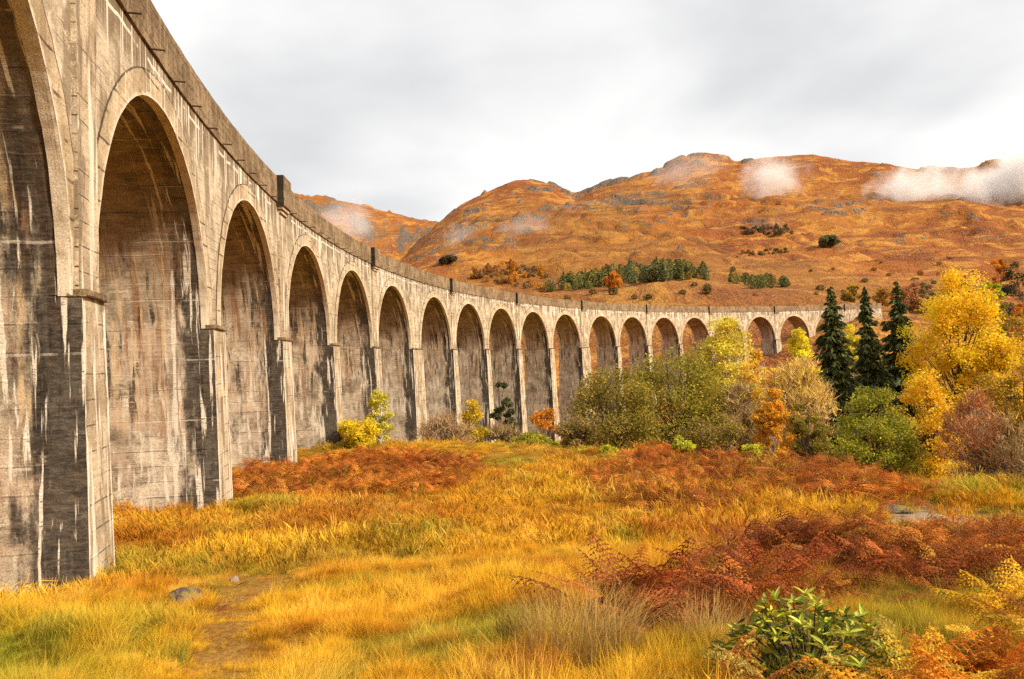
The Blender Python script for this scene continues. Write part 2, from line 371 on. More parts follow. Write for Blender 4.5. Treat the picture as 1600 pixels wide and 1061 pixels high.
def concrete(kind):
    m, t = new_mat('weathered concrete ' + kind)
    U = t.sep(t.uv('UVMap')); W = t.sep(t.uv('UV2')); u, v = U[0], U[1]; d, below = W[0], W[1]
    white = (.80, .72, .60); black = (.013, .0105, .009); rust = (.34, .125, .035)
    inv = lambda x_: t.math('SUBTRACT', 1.0, x_)
    mul = lambda *a: a[0] if len(a) == 1 else t.math('MULTIPLY', a[0], mul(*a[1:]))
    if kind == 'spandrel':
        c, h = conc_base(t, u, v, (.42, .335, .23), (.64, .53, .385), 1.0)
        c = t.mix(mul(streaks(t, u, v, 1.1, .22, .48, .60, 6.0, 5), .7), c, (.20, .14, .085))
        c = t.mix(mul(t.sstep(t.noise(t.comb(u, v, 28), .7, 5, .75, .6), .53, .62), .7), c, (.74, .63, .47))
        top = inv(t.sstep(t.math('ADD', below, mul(t.math('SUBTRACT', t.noise(t.comb(u, v, 8), .9, 4), .5), 4.0)), .3, 2.3))
        c = t.mix(mul(top, .8), c, (.16, .105, .055))
        hang = mul(t.math('SUBTRACT', t.noise(t.comb(mul(u, .55), 3.0, 5), 1.0, 3), .30), 8.0)
        near_top = inv(t.sstep(t.math('SUBTRACT', below, hang), -.2, .3))
        s1 = mul(streaks(t, u, v, 5.0, .06, .53, .58, 2.0), near_top)
        seep = mul(inv(t.sstep(t.math('ABSOLUTE', t.math('SUBTRACT', below, t.math('ADD', .18, mul(grain_(t, u), .5)))), .03, .09)), t.sstep(t.noise(t.comb(u, 0, 3), .8, 4), .47, .55))
        c = t.mix(t.math('MAXIMUM', s1, seep), c, white)
    elif kind == 'ring':
        c, h = conc_base(t, u, v, (.44, .33, .20), (.64, .50, .335), 4.0, .9)
        c = t.mix(mul(streaks(t, u, v, 1.2, .3, .5, .64, 3.0), .5), c, (.20, .13, .07))
        edge = inv(t.sstep(t.math('ADD', d, mul(t.noise(t.comb(u, v, 2), 2.6, 4), .42)), .18, .34))
        c = t.mix(mul(edge, .85), c, (.76, .66, .52))
        c = t.mix(mul(t.sstep(d, .78, .83), .9), c, (.06, .042, .026))
        c = t.mix(mul(streaks(t, u, v, 4.5, .06, .57, .62, 2.0), t.sstep(v, 5.0, 7.0), .9), c, white)
    elif kind == 'pier front':
        c, h = conc_base(t, u, v, (.40, .30, .19), (.62, .495, .345), 2.0, .62)
        c = t.mix(mul(streaks(t, u, v, 1.3, .35, .49, .60, 9.0), .7), c, (.15, .105, .065))
        c = t.mix(mul(streaks(t, u, v, 2.2, .20, .54, .62, 3.0), .85), c, white)
        e = t.math('ADD', d, mul(t.math('SUBTRACT', t.noise(t.comb(u, mul(v, .6), 7), 1.8, 4), .5), .7))
        c = t.mix(mul(inv(t.sstep(e, .05, .14)), .9), c, white)
    elif kind == 'parapet':
        c, h = conc_base(t, u, v, (.18, .115, .062), (.36, .255, .15), 6.0, .36)
        sp = t.noise(t.comb(u, v, 2), 13, 4, .8)
        c = t.mix(mul(t.sstep(t.noise(t.comb(u, v, 5), 3.5, 4, .75), .48, .62), .75), c, (.075, .05, .03))
        c = t.mix(mul(t.sstep(sp, .52, .62), .65), c, (.42, .29, .15))
        c = t.mix(mul(streaks(t, u, v, 2.6, .3, .54, .64, 1.0), .5), c, (.44, .34, .21))
        h = t.math('ADD', h, mul(sp, 1.6))
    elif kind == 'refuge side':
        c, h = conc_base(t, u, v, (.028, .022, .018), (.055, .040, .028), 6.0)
    else:                                       # side faces of the piers and the vaults above them
        c, h = conc_base(t, u, v, (.46, .37, .265), (.70, .59, .445), 3.0, .66)
        gr = t.noise(t.comb(mul(u, 1.5), mul(v, 5), 77), 2.2, 5, .75)                       # gritty breakup of every stain
        brk = t.sstep(gr, .36, .60)
        c = t.mix(mul(t.sstep(t.noise(t.comb(mul(u, .8), v, 12), .42, 5, .72, .6), .46, .60), t.math('ADD', .45, mul(brk, .55)), .75), c, (.16, .118, .078))
        c = t.mix(mul(t.sstep(t.noise(t.comb(u, mul(v, 1.3), 18), .8, 5, .75, .8), .55, .63), t.sstep(gr, .34, .5), .8), c, (.78, .68, .54))
        c = t.mix(mul(t.sstep(t.noise(t.comb(u, v, 15), .45, 4, .65, .5), .46, .66), .6), c, (.58, .42, .30))
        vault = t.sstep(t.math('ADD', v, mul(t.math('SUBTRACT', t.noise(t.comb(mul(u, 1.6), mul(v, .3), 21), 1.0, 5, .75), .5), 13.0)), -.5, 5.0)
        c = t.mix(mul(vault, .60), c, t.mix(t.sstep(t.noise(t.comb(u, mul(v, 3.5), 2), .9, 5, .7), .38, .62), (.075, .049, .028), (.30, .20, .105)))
        mid = mul(t.sstep(v, -6.5, -2.5), inv(t.sstep(v, 2.0, 6.0)), t.sstep(gr, .30, .52))
        c = t.mix(mul(streaks(t, u, v, 2.4, .24, .50, .60, 31.0, 5), mid, .8), c, (.27, .115, .042))
        c = t.mix(mul(streaks(t, u, v, 3.4, .20, .53, .60, 37.0, 5), mid, .9), c, (.62, .45, .27))
        c = t.mix(mul(streaks(t, u, v, 2.4, .22, .55, .61, 33.0, 5), mid, .9), c, (.035, .026, .02))
        low = inv(t.sstep(v, -3.5, .5))
        c = t.mix(mul(streaks(t, u, v, 1.2, .6, .47, .62, 47.0, 5), low, brk, .75), c, (.13, .096, .062))
        c = t.mix(mul(streaks(t, u, v, 3.0, .34, .49, .60, 41.0, 6), low, t.sstep(t.noise(t.comb(u, v, 45), .35, 3), .42, .56), t.sstep(gr, .34, .52), .95), c, white)
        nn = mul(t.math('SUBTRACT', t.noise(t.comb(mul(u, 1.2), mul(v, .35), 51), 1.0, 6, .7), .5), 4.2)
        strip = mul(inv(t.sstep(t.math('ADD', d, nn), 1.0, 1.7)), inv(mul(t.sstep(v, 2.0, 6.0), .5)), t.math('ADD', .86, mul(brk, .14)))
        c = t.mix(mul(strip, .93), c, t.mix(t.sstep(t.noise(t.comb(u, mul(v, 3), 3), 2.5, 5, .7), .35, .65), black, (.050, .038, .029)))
        drip = mul(streaks(t, u, v, 3.6, .22, .555, .60, 61.0, 5), inv(t.sstep(d, 1.4, 2.6)), t.sstep(gr, .34, .46))
        c = t.mix(mul(drip, .95), c, white)
        jt = mul(inv(t.sstep(t.math('ABSOLUTE', t.math('SUBTRACT', t.math('FRACT', t.math('DIVIDE', t.math('ADD', v, mul(gr, .10)), 2.64)), .5)), .006, .018)), t.sstep(t.noise(t.comb(u, mul(v, .4), 66), 1.1, 4), .50, .60))
        c = t.mix(mul(jt, .45), c, white)
        rim = inv(t.sstep(t.math('ADD', d, mul(t.math('SUBTRACT', t.noise(t.comb(u, v, 9), 1.6, 5, .7), .5), .8)), .26, .42))
        c = t.mix(mul(rim, t.sstep(v, -.3, .6), .8), c, t.mix(gr, (.30, .20, .12), (.74, .60, .44)))
    g2 = t.noise(t.comb(u, v, 90), 26, 3, .8); c = t.mix(1.0, c, t.mix(t.sstep(g2, .32, .68), (.62, .60, .57), (1.18, 1.16, 1.14)), 'MULTIPLY')
    return finish(m, t, c, .92, t.bump(h, .75, .03), spec=.2)

def grain_(t, u): return t.noise(t.comb(u, 1.0, 0), .5, 2)

MC = {k: concrete(k) for k in ('spandrel', 'ring', 'pier front', 'parapet', 'refuge side', 'side')}
iron_m, it = new_mat('rusted iron'); finish(iron_m, it, it.mix(it.noise(it.obj(), 20, 3), (.035, .022, .015), (.10, .045, .02)), .8)
track_m, it = new_mat('ballast'); finish(track_m, it, it.mix(it.noise(it.pos(), 18, 3), (.10, .09, .08), (.28, .25, .22)), .95)

viaduct = bpy.data.objects.new('railway_viaduct', None); COL.objects.link(viaduct)
viaduct['label'] = 'long curved concrete railway viaduct of tall round arches crossing the valley'; viaduct['category'] = 'viaduct'
viaduct.location = (0, 0, 0)

def uv2(a, b): return np.stack(np.broadcast_arrays(a, b), -1)

for k, (a, b) in enumerate(PIERS):
    num = k + FIRST; mid = .5 * (a + b); w = b - a
    P0 = vp(mid, -DEP / 2, 0.0); zl = ZI + .002
    zg = float(np.min(ground_h(*np.array([vp(mid, q, 0)[:2] for q in (.3, -DEP / 2, -DEP - .3)]).T))) - 1.5 - GR * mid
    H = zl - zg; near = num <= 3
    nz = int(max(8, H / (.3 if near else 1.2))); zz = np.linspace(zg, zl, nz); bat = (zl - zz) / 48.
    g = Grids(); off = .23
    n_d = 20 if near else 8; n_s = 8 if near else 4
    lean = a - bat; lean_r = b + bat; rf = off + bat; rb = -DEP - off - bat
    amp = .007 if near else .006
    # near side and far side
    for side, (se, fl) in enumerate(((lean, False), (lean_r, True))):
        q = np.linspace(0, 1, n_d)[:, None]; rho = rf[None] * (1 - q) + rb[None] * q
        P = vp(np.broadcast_to(se[None], rho.shape), rho, zz[None]); dd = rf[None] - rho
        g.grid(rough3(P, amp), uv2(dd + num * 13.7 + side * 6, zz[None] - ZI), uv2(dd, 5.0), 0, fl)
    for side, (rho, fl) in enumerate(((rf, True), (rb, False))):
        q = np.linspace(0, 1, n_s)[:, None]; s_ = lean[None] * (1 - q) + lean_r[None] * q
        P = vp(s_, np.broadcast_to(rho[None], s_.shape), zz[None]); dd = np.minimum(s_ - lean[None], lean_r[None] - s_)
        g.grid(rough3(P, amp), uv2(s_, zz[None] - ZI), uv2(dd, 5.0), 1, fl)
    q = np.linspace(0, 1, 4)
    S_, R_ = np.meshgrid(np.linspace(a, b, 4), np.linspace(off, -DEP - off, 6), indexing='ij')
    g.grid(vp(S_, R_, zl), uv2(S_, R_), uv2(S_ * 0 + 2, 5.0), 0, False)
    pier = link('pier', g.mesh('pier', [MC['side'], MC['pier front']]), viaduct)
    # ledge slabs at the springing, front and back
    for r0, r1 in ((-.1, .34), (-DEP + .1, -DEP - .34)):
        g = Grids(); ss = np.linspace(a - .04, b + .07, 4); z0, z1 = zl - .02, zl + .15
        prof = [(r0, z1), (r1, z1), (r1, z0), (r0, z0)]
        S_ = np.repeat(ss[:, None], 5, 1); RR = np.array([p[0] for p in prof + prof[:1]])[None] + 0 * S_; ZZ = np.array([p[1] for p in prof + prof[:1]])[None] + 0 * S_
        g.grid(rough3(vp(S_, RR, ZZ), .02, 2.5), uv2(S_, ZZ + RR), uv2(S_ * 0 + 1, 5.0), 0, r1 > r0)
        for e, fl in ((0, True), (-1, False)):
            Q = np.array([[[r0, z0], [r0, z1]], [[r1, z0], [r1, z1]]]); P = vp(ss[e], Q[..., 0], Q[..., 1])
            g.grid(rough3(P, .02, 2.5), uv2(Q[..., 0], Q[..., 1]), uv2(Q[..., 0] * 0 + 1, 5.0), 0, fl)
        link('ledge', g.mesh('ledge', [MC['parapet']]), pier)

def half(i, side):      # middle of pier i
    return .5 * (PIERS[i][0] + PIERS[i][1])

for k in range(len(PIERS) - 1):
    num = k + FIRST + 1; a = PIERS[k][1]; b = PIERS[k + 1][0]; m0 = half(k, 0); m1 = half(k + 1, 0); c0 = .5 * (a + b); hw = .5 * (b - a)
    fine_ = num <= 4; na = 56 if fine_ else 34
    tt = np.linspace(0, PI, na); sa = c0 - hw * np.cos(tt); za = ZI + RISE * np.sin(tt)
    sl = np.concatenate([np.linspace(m0, a, 4)[:-1], sa, np.linspace(b, m1, 4)[1:]]); zb = np.concatenate([np.full(3, ZI), za, np.full(3, ZI)])
    # an upright jamb at the springing keeps the wall edge straight
    g = Grids(); q = np.linspace(0, 1, 7)[None]
    S_ = np.repeat(sl[:, None], 7, 1); Zg = zb[:, None] * (1 - q) + ZS * q
    for rho, fl in ((0.0, True), (-DEP, False)):
        P = vp(S_, rho, Zg); g.grid(P, uv2(S_, Zg - ZI), uv2(5.0, ZS - Zg), 0, fl)
    # vault
    nd = 16 if fine_ else 8; rho = np.linspace(0, -DEP, nd)[None]; S2 = np.repeat(sa[:, None], nd, 1); Z2 = np.repeat(za[:, None], nd, 1); R2 = rho + 0 * S2
    arc = RISE * np.minimum(tt, PI - tt)[:, None]
    sidek = np.where(tt < PI / 2, 6, 0)[:, None]
    dd = -R2 + .23
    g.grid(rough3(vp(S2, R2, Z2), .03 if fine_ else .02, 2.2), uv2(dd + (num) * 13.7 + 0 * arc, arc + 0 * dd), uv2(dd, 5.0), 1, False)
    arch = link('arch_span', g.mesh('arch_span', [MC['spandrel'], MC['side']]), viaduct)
    # arch rings, a little proud of the wall
    for r0, r1, fl in ((-.30, .035, False), (-DEP + .30, -DEP - .035, True)):
        g = Grids(); th = np.linspace(0, PI, na); RI, RO = 1.0, 1.0 + .86 / RISE
        def rp(rad, rho): return vp(c0 - hw * rad * np.cos(th), rho, ZI + RISE * rad * np.sin(th))
        arcm = RISE * th; rads = np.linspace(1.0 - .004, RO, 5)
        P = np.stack([rp(x_, r1) for x_ in rads], 1); D_ = np.stack([np.full(na, (x_ - 1) * RISE) for x_ in rads], 1)
        sx_ = np.stack([c0 - hw * x_ * np.cos(th) for x_ in rads], 1); zx_ = np.stack([RISE * x_ * np.sin(th) for x_ in rads], 1)
        g.grid(rough3(P, .012), uv2(sx_, zx_), uv2(D_, 1.0), 0, fl)
        for x_, f2, dv in ((RO, fl, .9), (1 - .004, not fl, 0.0)):
            P = np.stack([rp(x_, r1), rp(x_, r0)], 1); g.grid(rough3(P, .012), uv2(np.stack([arcm] * 2, 1), np.array([[0, .3]]) + 0 * arcm[:, None]), uv2(dv + 0 * np.stack([arcm] * 2, 1), 1.0), 0, f2)
        link('arch_ring', g.mesh('arch_ring', [MC['ring']]), arch)

# parapets, deck
S0, S1 = half(0, 0), half(len(PIERS) - 1, 0)
def sweep(name, prof, mats, mi, s0=S0, s1=S1, step=.6, amp=.015, parent=viaduct):
    ss = np.linspace(s0, s1, int((s1 - s0) / step) + 2); prof = np.array(prof + prof[:1], float)
    # finer rows up the faces
    rows = [prof[0]]
    for p, q in zip(prof[:-1], prof[1:]):
        n = max(1, int(np.hypot(*(q - p)) / .45)); rows += [p + (q - p) * (j + 1) / n for j in range(n)]
    rows = np.array(rows); run = np.concatenate([[0], np.cumsum(np.hypot(*np.diff(rows, axis=0).T))])
    S_ = np.repeat(ss[:, None], len(rows), 1); g = Grids()
    g.grid(rough3(vp(S_, rows[None, :, 0], rows[None, :, 1]), amp, 2.0), uv2(S_, run[None]), uv2(S_ * 0 + 3, ZT - rows[None, :, 1] + 0 * S_), 0, False)
    for e, fl in ((0, False), (-1, True)):
        c = rows[:4]; P = vp(ss[e], prof[[0, 1], 0], prof[[0, 1], 1]); Q = vp(ss[e], prof[[3, 2], 0], prof[[3, 2], 1])
        g.grid(np.stack([P, Q]), np.zeros((2, 2, 2)), np.ones((2, 2, 2)), 0, fl)
    return link(name, g.mesh(name, mats), parent)
for s_a, s_b in zip(range(0, len(PIERS) - 1), range(1, len(PIERS))):
    a_, b_ = half(s_a, 0), half(s_b, 0) + (.0 if s_b < len(PIERS) - 1 else 0)
    sweep('parapet', [(.09, ZS), (.09, ZT), (-.42, ZT), (-.42, ZS)], [MC['parapet']], 0, a_, b_ - .004)
    sweep('parapet', [(-DEP + .42, ZS), (-DEP + .42, ZT), (-DEP - .09, ZT), (-DEP - .09, ZS)], [MC['parapet']], 0, a_, b_ - .004, 1.2)
sweep('deck', [(-.41, ZS - .5), (-.41, ZS + .25), (-DEP + .41, ZS + .25), (-DEP + .41, ZS - .5)], [track_m], 0, step=2.0)

# refuges with their corbels and pilasters on every second pier
def block(g, s0, s1, r0, r1, z0, z1, mf=0, ms=1, ns=4, nzz=6, amp=.015):
    ss = np.linspace(s0, s1, ns); zz = np.linspace(z0, z1, nzz); rr_ = np.linspace(r0, r1, 3)
    S_, Z_ = np.meshgrid(ss, zz, indexing='ij'); g.grid(rough3(vp(S_, r1, Z_), amp), uv2(S_, Z_), uv2(np.minimum(S_ - s0, s1 - S_) + .15, ZS - Z_), mf, r1 > r0)
    for e, fl in ((s0, r1 < r0), (s1, r1 > r0)):
        R_, Z_ = np.meshgrid(rr_, zz, indexing='ij'); g.grid(rough3(vp(e, R_, Z_), amp), uv2(R_ + s0, Z_), uv2(R_ * 0 + 2, ZS - Z_), ms, fl)
    for e, fl in ((z0, r1 < r0), (z1, r1 > r0)):
        S_, R_ = np.meshgrid(ss, rr_, indexing='ij'); g.grid(rough3(vp(S_, R_, e), amp), uv2(S_, R_), uv2(S_ * 0 + 2, 5.0), ms if e == z1 else mf, fl)

for k, (a, b) in enumerate(PIERS):
    num = k + FIRST
    if num % 2: continue
    mid = .5 * (a + b); w = min(b - a, 2.5)
    for sg in (1, -1):
        b0 = 0.0 if sg > 0 else -DEP
        g = Grids(); block(g, mid - w / 2, mid + w / 2, b0 + sg * .02, b0 + sg * .52, ZT - 1.95, ZT + .07)
        ref = link('refuge', g.mesh('refuge', [MC['parapet'], MC['refuge side']]), viaduct)
        g = Grids(); block(g, mid - w / 2 + .1, mid + w / 2 - .1, b0 - sg * .02, b0 + sg * .40, ZT - 2.18, ZT - 1.952, nzz=2); block(g, mid - w / 2 + .18, mid + w / 2 - .18, b0 - sg * .02, b0 + sg * .27, ZT - 2.42, ZT - 2.183, nzz=2)
        link('corbel', g.mesh('corbel', [MC['pier front'], MC['parapet']]), ref)
        g = Grids(); block(g, a + .12, b - .12, b0 - sg * .02, b0 + sg * .14, ZI + .1, ZT - 2.425, nzz=14)
        link('pilaster', g.mesh('pilaster', [MC['pier front'], MC['spandrel']]), viaduct)

# iron drain spouts along the foot of the parapet
spout_me = None
for k, s_ in enumerate(np.arange(-61.5, 60, 3.1)):
    if spout_me is None:
        n = 6; an = np.arange(n) * 2 * PI / n; V = [(L, .035 * math.cos(q), .035 * math.sin(q)) for L in (-.15, .16, .42) for q in an]
        V = np.array(V); V[2 * n:, 2] -= .015; F = [[i * n + j, i * n + (j + 1) % n, (i + 1) * n + (j + 1) % n, (i + 1) * n + j] for i in range(2) for j in range(n)]
        spout_me = np_mesh('drain_spout', V, [np.array(F), np.array([[12, 13, 14], [12, 14, 15], [12, 15, 16], [12, 16, 17]])], None, [iron_m])
    o = link('drain_spout', spout_me, viaduct); th = PI - s_ / VR; sj = s_ + rng.uniform(-.15, .15)
    o.location = Vector(vp(sj, .09, ZS + .02 + rng.uniform(-.05, .05))); o.rotation_euler = (0, rng.uniform(-.05, .12), th + PI + rng.uniform(-.12, .12))

# ------------------------------------------------------------------ foliage materials
def leaf_material(name, trans=.35, rough=.6):
    m, t = new_mat(name); return finish(m, t, t.attr('tint'), rough, None, trans, .2)
LEAF = leaf_material('autumn leaves', .42); NEEDLE = leaf_material('conifer needles', .15); TWIG = leaf_material('bare twigs', .1, .8)
def bark_material(name, c1, c2):
    m, t = new_mat(name); p = t.obj(); s_ = t.sep(p)
    n = t.noise(t.comb(t.math('MULTIPLY', s_[0], 6), t.math('MULTIPLY', s_[1], 6), t.math('MULTIPLY', s_[2], 2)), 1.0, 4, .6)
    return finish(m, t, t.mix(t.sstep(n, .4, .62), c1, c2), .9, t.bump(n, .6, .03))
BARK = bark_material('dark bark', (.045, .032, .022), (.12, .09, .06)); BIRCH = bark_material('birch bark', (.60, .55, .47), (.20, .16, .12))

def tubes(paths, sides=5):
    """paths: list of (points n x 3, radii n) -> V, F"""
    V = []; F = []; n0 = 0; an = np.arange(sides) * 2 * PI / sides
    for P, R in paths:
        P = np.asarray(P, float); R = np.asarray(R, float); T = np.gradient(P, axis=0); T /= np.linalg.norm(T, axis=1)[:, None] + 1e-9
        ref = np.where(np.abs(T[:, 2:3]) > .9, np.array([[1., 0, 0]]), np.array([[0, 0, 1.]])); A = np.cross(T, ref); A /= np.linalg.norm(A, axis=1)[:, None] + 1e-9; B = np.cross(T, A)
        ring = P[:, None] + R[:, None, None] * (np.cos(an)[None, :, None] * A[:, None] + np.sin(an)[None, :, None] * B[:, None])
        V.append(ring.reshape(-1, 3)); i = np.arange(len(P) * sides).reshape(len(P), sides) + n0; j = np.roll(i, -1, 1)
        F.append(np.stack([i[:-1], j[:-1], j[1:], i[1:]], -1).reshape(-1, 4)); n0 += len(P) * sides
    return np.concatenate(V), np.concatenate(F)

def leaf_quads(C, size, rg, aspect=.6, up=.3):
    """a small bent leaf spray at each centre"""
    n = len(C); size = np.broadcast_to(size, (n,))[:, None]
    d = rg.normal(size=(n, 3)); d[:, 2] = d[:, 2] * .7 - up * 0; d /= np.linalg.norm(d, axis=1)[:, None]
    e = rg.normal(size=(n, 3)); e -= (e * d).sum(1)[:, None] * d; e /= np.linalg.norm(e, axis=1)[:, None]
    a = C - d * size * .5; b = C + e * size * aspect * .5; c = C + d * size * .5; q = C - e * size * aspect * .5
    V = np.stack([a, b, c, q], 1).reshape(-1, 3); F = np.arange(4 * n).reshape(n, 4); return V, F

def palette(n, cols, rg, jit=.18, gain=1.0):
    cols = np.array(cols, float) * gain; i = rg.integers(0, len(cols), n); c = cols[i] * (1 + rg.uniform(-jit, jit, (n, 1))); return np.concatenate([np.clip(c, 0, 1), np.ones((n, 1))], 1)

PROF = {
    'round': lambda t: np.sqrt(np.clip(1 - (2 * t - 1) ** 2, 0, 1)),
    'egg': lambda t: np.clip(np.sin(PI * np.clip(t, 0, 1) ** .75), 0, 1) ** .8,
    'birch': lambda t: np.clip(t, 0, 1) ** .45 * np.clip(1 - t, 0, 1) ** .62 * 1.55,
    'spread': lambda t: np.clip(np.sin(PI * np.clip(t, 0, 1) ** 1.5), 0, 1) ** .7,
    'cone': lambda t: np.clip(1 - t, 0, 1) * np.clip(t / .06, 0, 1),
}

def broadleaf(name, label, cat, px, py_top, wpx, Y, shape='egg', cols=((.5, .3, .03),), n=7000, crown0=.2, bark=BARK, trunk_r=.16, leafk=.0029, clumps=60, seed=1, group=None, bare=False, leanx=0.0, stems=1, lumps=.30, base_py=None):
    rg = np.random.default_rng(seed); v = ray(px, py_top); top = v * Y
    w = wpx / FPX * Y * .5; X = top[0]
    zg = float(ground_h(X, Y)); H = top[2] - zg
    root = bpy.data.objects.new(name, None); COL.objects.link(root); root.location = (X - leanx, Y, zg - .1); root['label'] = label; root['category'] = cat
    if group: root['group'] = group
    prof = PROF[shape]
    # clump centres
    tc_ = []
    while len(tc_) < clumps:
        t_ = rg.uniform(.02, .98)
        if rg.uniform() < max(.12, prof(t_)): tc_.append(t_)
    t_ = np.array(tc_); ph = rg.uniform(0, 2 * PI, clumps); rad = w * prof(t_) * (.25 + .70 * np.sqrt(rg.uniform(0, 1, clumps)))
    wob = 1 + .22 * np.sin(ph * 2 + seed) + .15 * np.sin(ph * 3 + t_ * 7 + seed * 2)
    z0 = crown0 * H; CC = np.stack([rad * wob * np.cos(ph) + leanx * t_, rad * wob * np.sin(ph), z0 + t_ * (H - z0) * .96], -1)
    # limbs
    paths = []
    for sidx in range(stems):
        a0 = rg.uniform(0, 2 * PI); sp = 0 if stems == 1 else w * .35
        tp = np.array([sp * math.cos(a0), sp * math.sin(a0), H * .88]); q = np.linspace(0, 1, 9)[:, None]
        b0 = np.array([.25 * math.cos(a0), .25 * math.sin(a0), 0]) * (stems > 1)
        tr = b0 + (tp - b0) * q; tr[:, :2] += (rg.normal(size=(9, 2)) * .02 * H * .5 * q * (1 - q * .5)); tr[:, 0] += leanx * q[:, 0]
        paths.append((tr, trunk_r * (1 - .9 * q[:, 0]) + .012))
        if sidx == 0: main = tr
    for c in CC:
        tb = np.clip((c[2] / H) * rg.uniform(.35, .8), .08, .85) * 8; i = int(tb); src = paths[rg.integers(0, stems)][0]
        s_ = src[i] + (src[min(i + 1, 8)] - src[i]) * (tb - i); q = np.linspace(0, 1, 5)[:, None]; P = s_ + (c - s_) * q
        P[:, 2] += np.sin(q[:, 0] * PI) * .10 * np.linalg.norm(c - s_) * rg.uniform(-.2, 1); r0 = trunk_r * .34 * (1 - tb / 11)
        paths.append((P, r0 * (1 - .85 * q[:, 0]) + .006 + .00006 * Y))
        for _ in range(3 if not bare else 5):
            e = c + rg.normal(size=3) * w * .22; paths.append((np.stack([P[3], .5 * (P[3] + e) + rg.normal(size=3) * .05, e]), np.array([.012, .009, .004]) + .00005 * Y))
    V, F = tubes(paths, 5); link('trunk', np_mesh('trunk', V, F, None, [bark], smooth=True), root)
    # leaves
    n = int(n * (2.4 if not bare else .75)); per = n // clumps; cr = w * lumps * rg.uniform(.65, 1.35, clumps)
    D = rg.normal(size=(clumps, per, 3)); D /= np.linalg.norm(D, axis=2)[:, :, None]; D *= (rg.uniform(0, 1, (clumps, per, 1)) ** .42)
    D[:, :, 2] *= .72; C = (CC[:, None] + D * cr[:, None, None]).reshape(-1, 3)
    C += rg.normal(size=C.shape) * w * .035
    tone = np.repeat(rg.uniform(.8, 1.2, clumps), per)
    if bare:
        nl = len(C); d = rg.normal(size=(nl, 3)); d[:, 2] = np.abs(d[:, 2]) + .4; d /= np.linalg.norm(d, axis=1)[:, None]; L = rg.uniform(.5, 1.3, nl)[:, None] * leafk * 4.2 * Y
        e = np.cross(d, rg.normal(size=(nl, 3))); e /= np.linalg.norm(e, axis=1)[:, None]; wd = leafk * .16 * Y
        V = np.stack([C - e * wd, C + e * wd, C + d * L], 1).reshape(-1, 3); F = np.arange(3 * nl).reshape(nl, 3); k = 3; mat = TWIG
    else:
        V, F = leaf_quads(C, leafk * Y * rg.uniform(.6, 1.35, len(C)), rg); k = 4; mat = LEAF
    pc = palette(len(C), cols, rg, .18, 1.3); pc[:, :3] = np.clip(pc[:, :3] * tone[:, None], 0, .95)
    link('crown', np_mesh('crown', V, F, None, [mat], colors={'tint': np.repeat(pc, k, 0)}), root)
    return root

def spruce_mesh(H, w, rg, Y, cols, levels=26, crown0=.07, gap=.0):
    paths = [(np.stack([np.zeros(8), np.zeros(8), np.linspace(0, H, 8)], -1), np.linspace(.018 * H * .6, .015, 8))]; C = []; Dr = []; S = []
    for k in range(levels):
        t_ = crown0 + (1 - crown0) * (k / levels) ** .93; z0 = t_ * H; L = w * (1 - t_) ** .82 * rg.uniform(.78, 1.12) + .15
        m = int(7 + 4 * (1 - t_))
        for j in range(m):
            if rg.uniform() < gap: continue
            a = 2 * PI * (j + rg.uniform(-.35, .35)) / m + k * .7; z0 = t_ * H + rg.uniform(-.6, .6) * H / levels; l = L * rg.uniform(.5, 1.15); q = np.linspace(0, 1, 5); dx = np.array([math.cos(a), math.sin(a)])
            P = np.stack([dx[0] * l * q, dx[1] * l * q, z0 - .26 * l * q ** 1.2 + .12 * l * q ** 3 + .06 * l], -1); paths.append((P, np.linspace(.03, .008, 5)))
            ns = int(7 + 13 * (l / w)); qq = rg.uniform(.12, 1.03, ns * 2); B = np.stack([np.interp(qq, q, P[:, i]) for i in range(3)], -1)
            side = np.array([-dx[1], dx[0], 0]); sg = rg.choice([-1, 1], ns * 2)[:, None]; sp = (.30 * l * (1.1 - qq))[:, None] * rg.uniform(.2, 1, (ns * 2, 1))
            B = B + side * sg * sp; B[:, 2] -= rg.uniform(0, .3, ns * 2) * (.3 + .35 * l); C.append(B)
            d = np.array([dx[0], dx[1], -.9]) + side * sg * .6 + rg.normal(size=(ns * 2, 3)) * .25; Dr.append(d); S.append(np.full(ns * 2, (.15 + .09 * l)))
    C = np.concatenate(C); Dr = np.concatenate(Dr); Dr /= np.linalg.norm(Dr, axis=1)[:, None]; S = np.concatenate(S)[:, None] * rg.uniform(.7, 1.4, (len(C), 1)) * 1.7
    e = np.cross(Dr, rg.normal(size=C.shape)); e /= np.linalg.norm(e, axis=1)[:, None] + 1e-9
    Vn = np.stack([C - Dr * S * .6, C + e * S * .30, C + Dr * S, C - e * S * .30], 1).reshape(-1, 3); Fn = np.arange(len(Vn)).reshape(-1, 4)
    pc = palette(len(C), cols, rg, .3)
    Vt, Ft = tubes(paths, 4)
    return (np_mesh('trunk', Vt, Ft, None, [BARK], smooth=True), np_mesh('crown', Vn, Fn, None, [NEEDLE], colors={'tint': np.repeat(pc, 4, 0)}))

def spruce(label, px, py_top, wpx, Y, seed, cols=((.045, .062, .018), (.075, .092, .024), (.125, .125, .026))):
    rg = np.random.default_rng(seed); top = ray(px, py_top) * Y; zg = float(ground_h(top[0], Y)); H = top[2] - zg + .1
    tr, cr = spruce_mesh(H, wpx / FPX * Y * .5, rg, Y, cols, levels=42)
    root = bpy.data.objects.new('spruce_tree', None); COL.objects.link(root); root.location = (top[0], Y, zg - .1); root['label'] = label; root['category'] = 'spruce'; root['group'] = 'dark spruces in front of the far arches'
    link('trunk', tr, root); link('crown', cr, root); return root

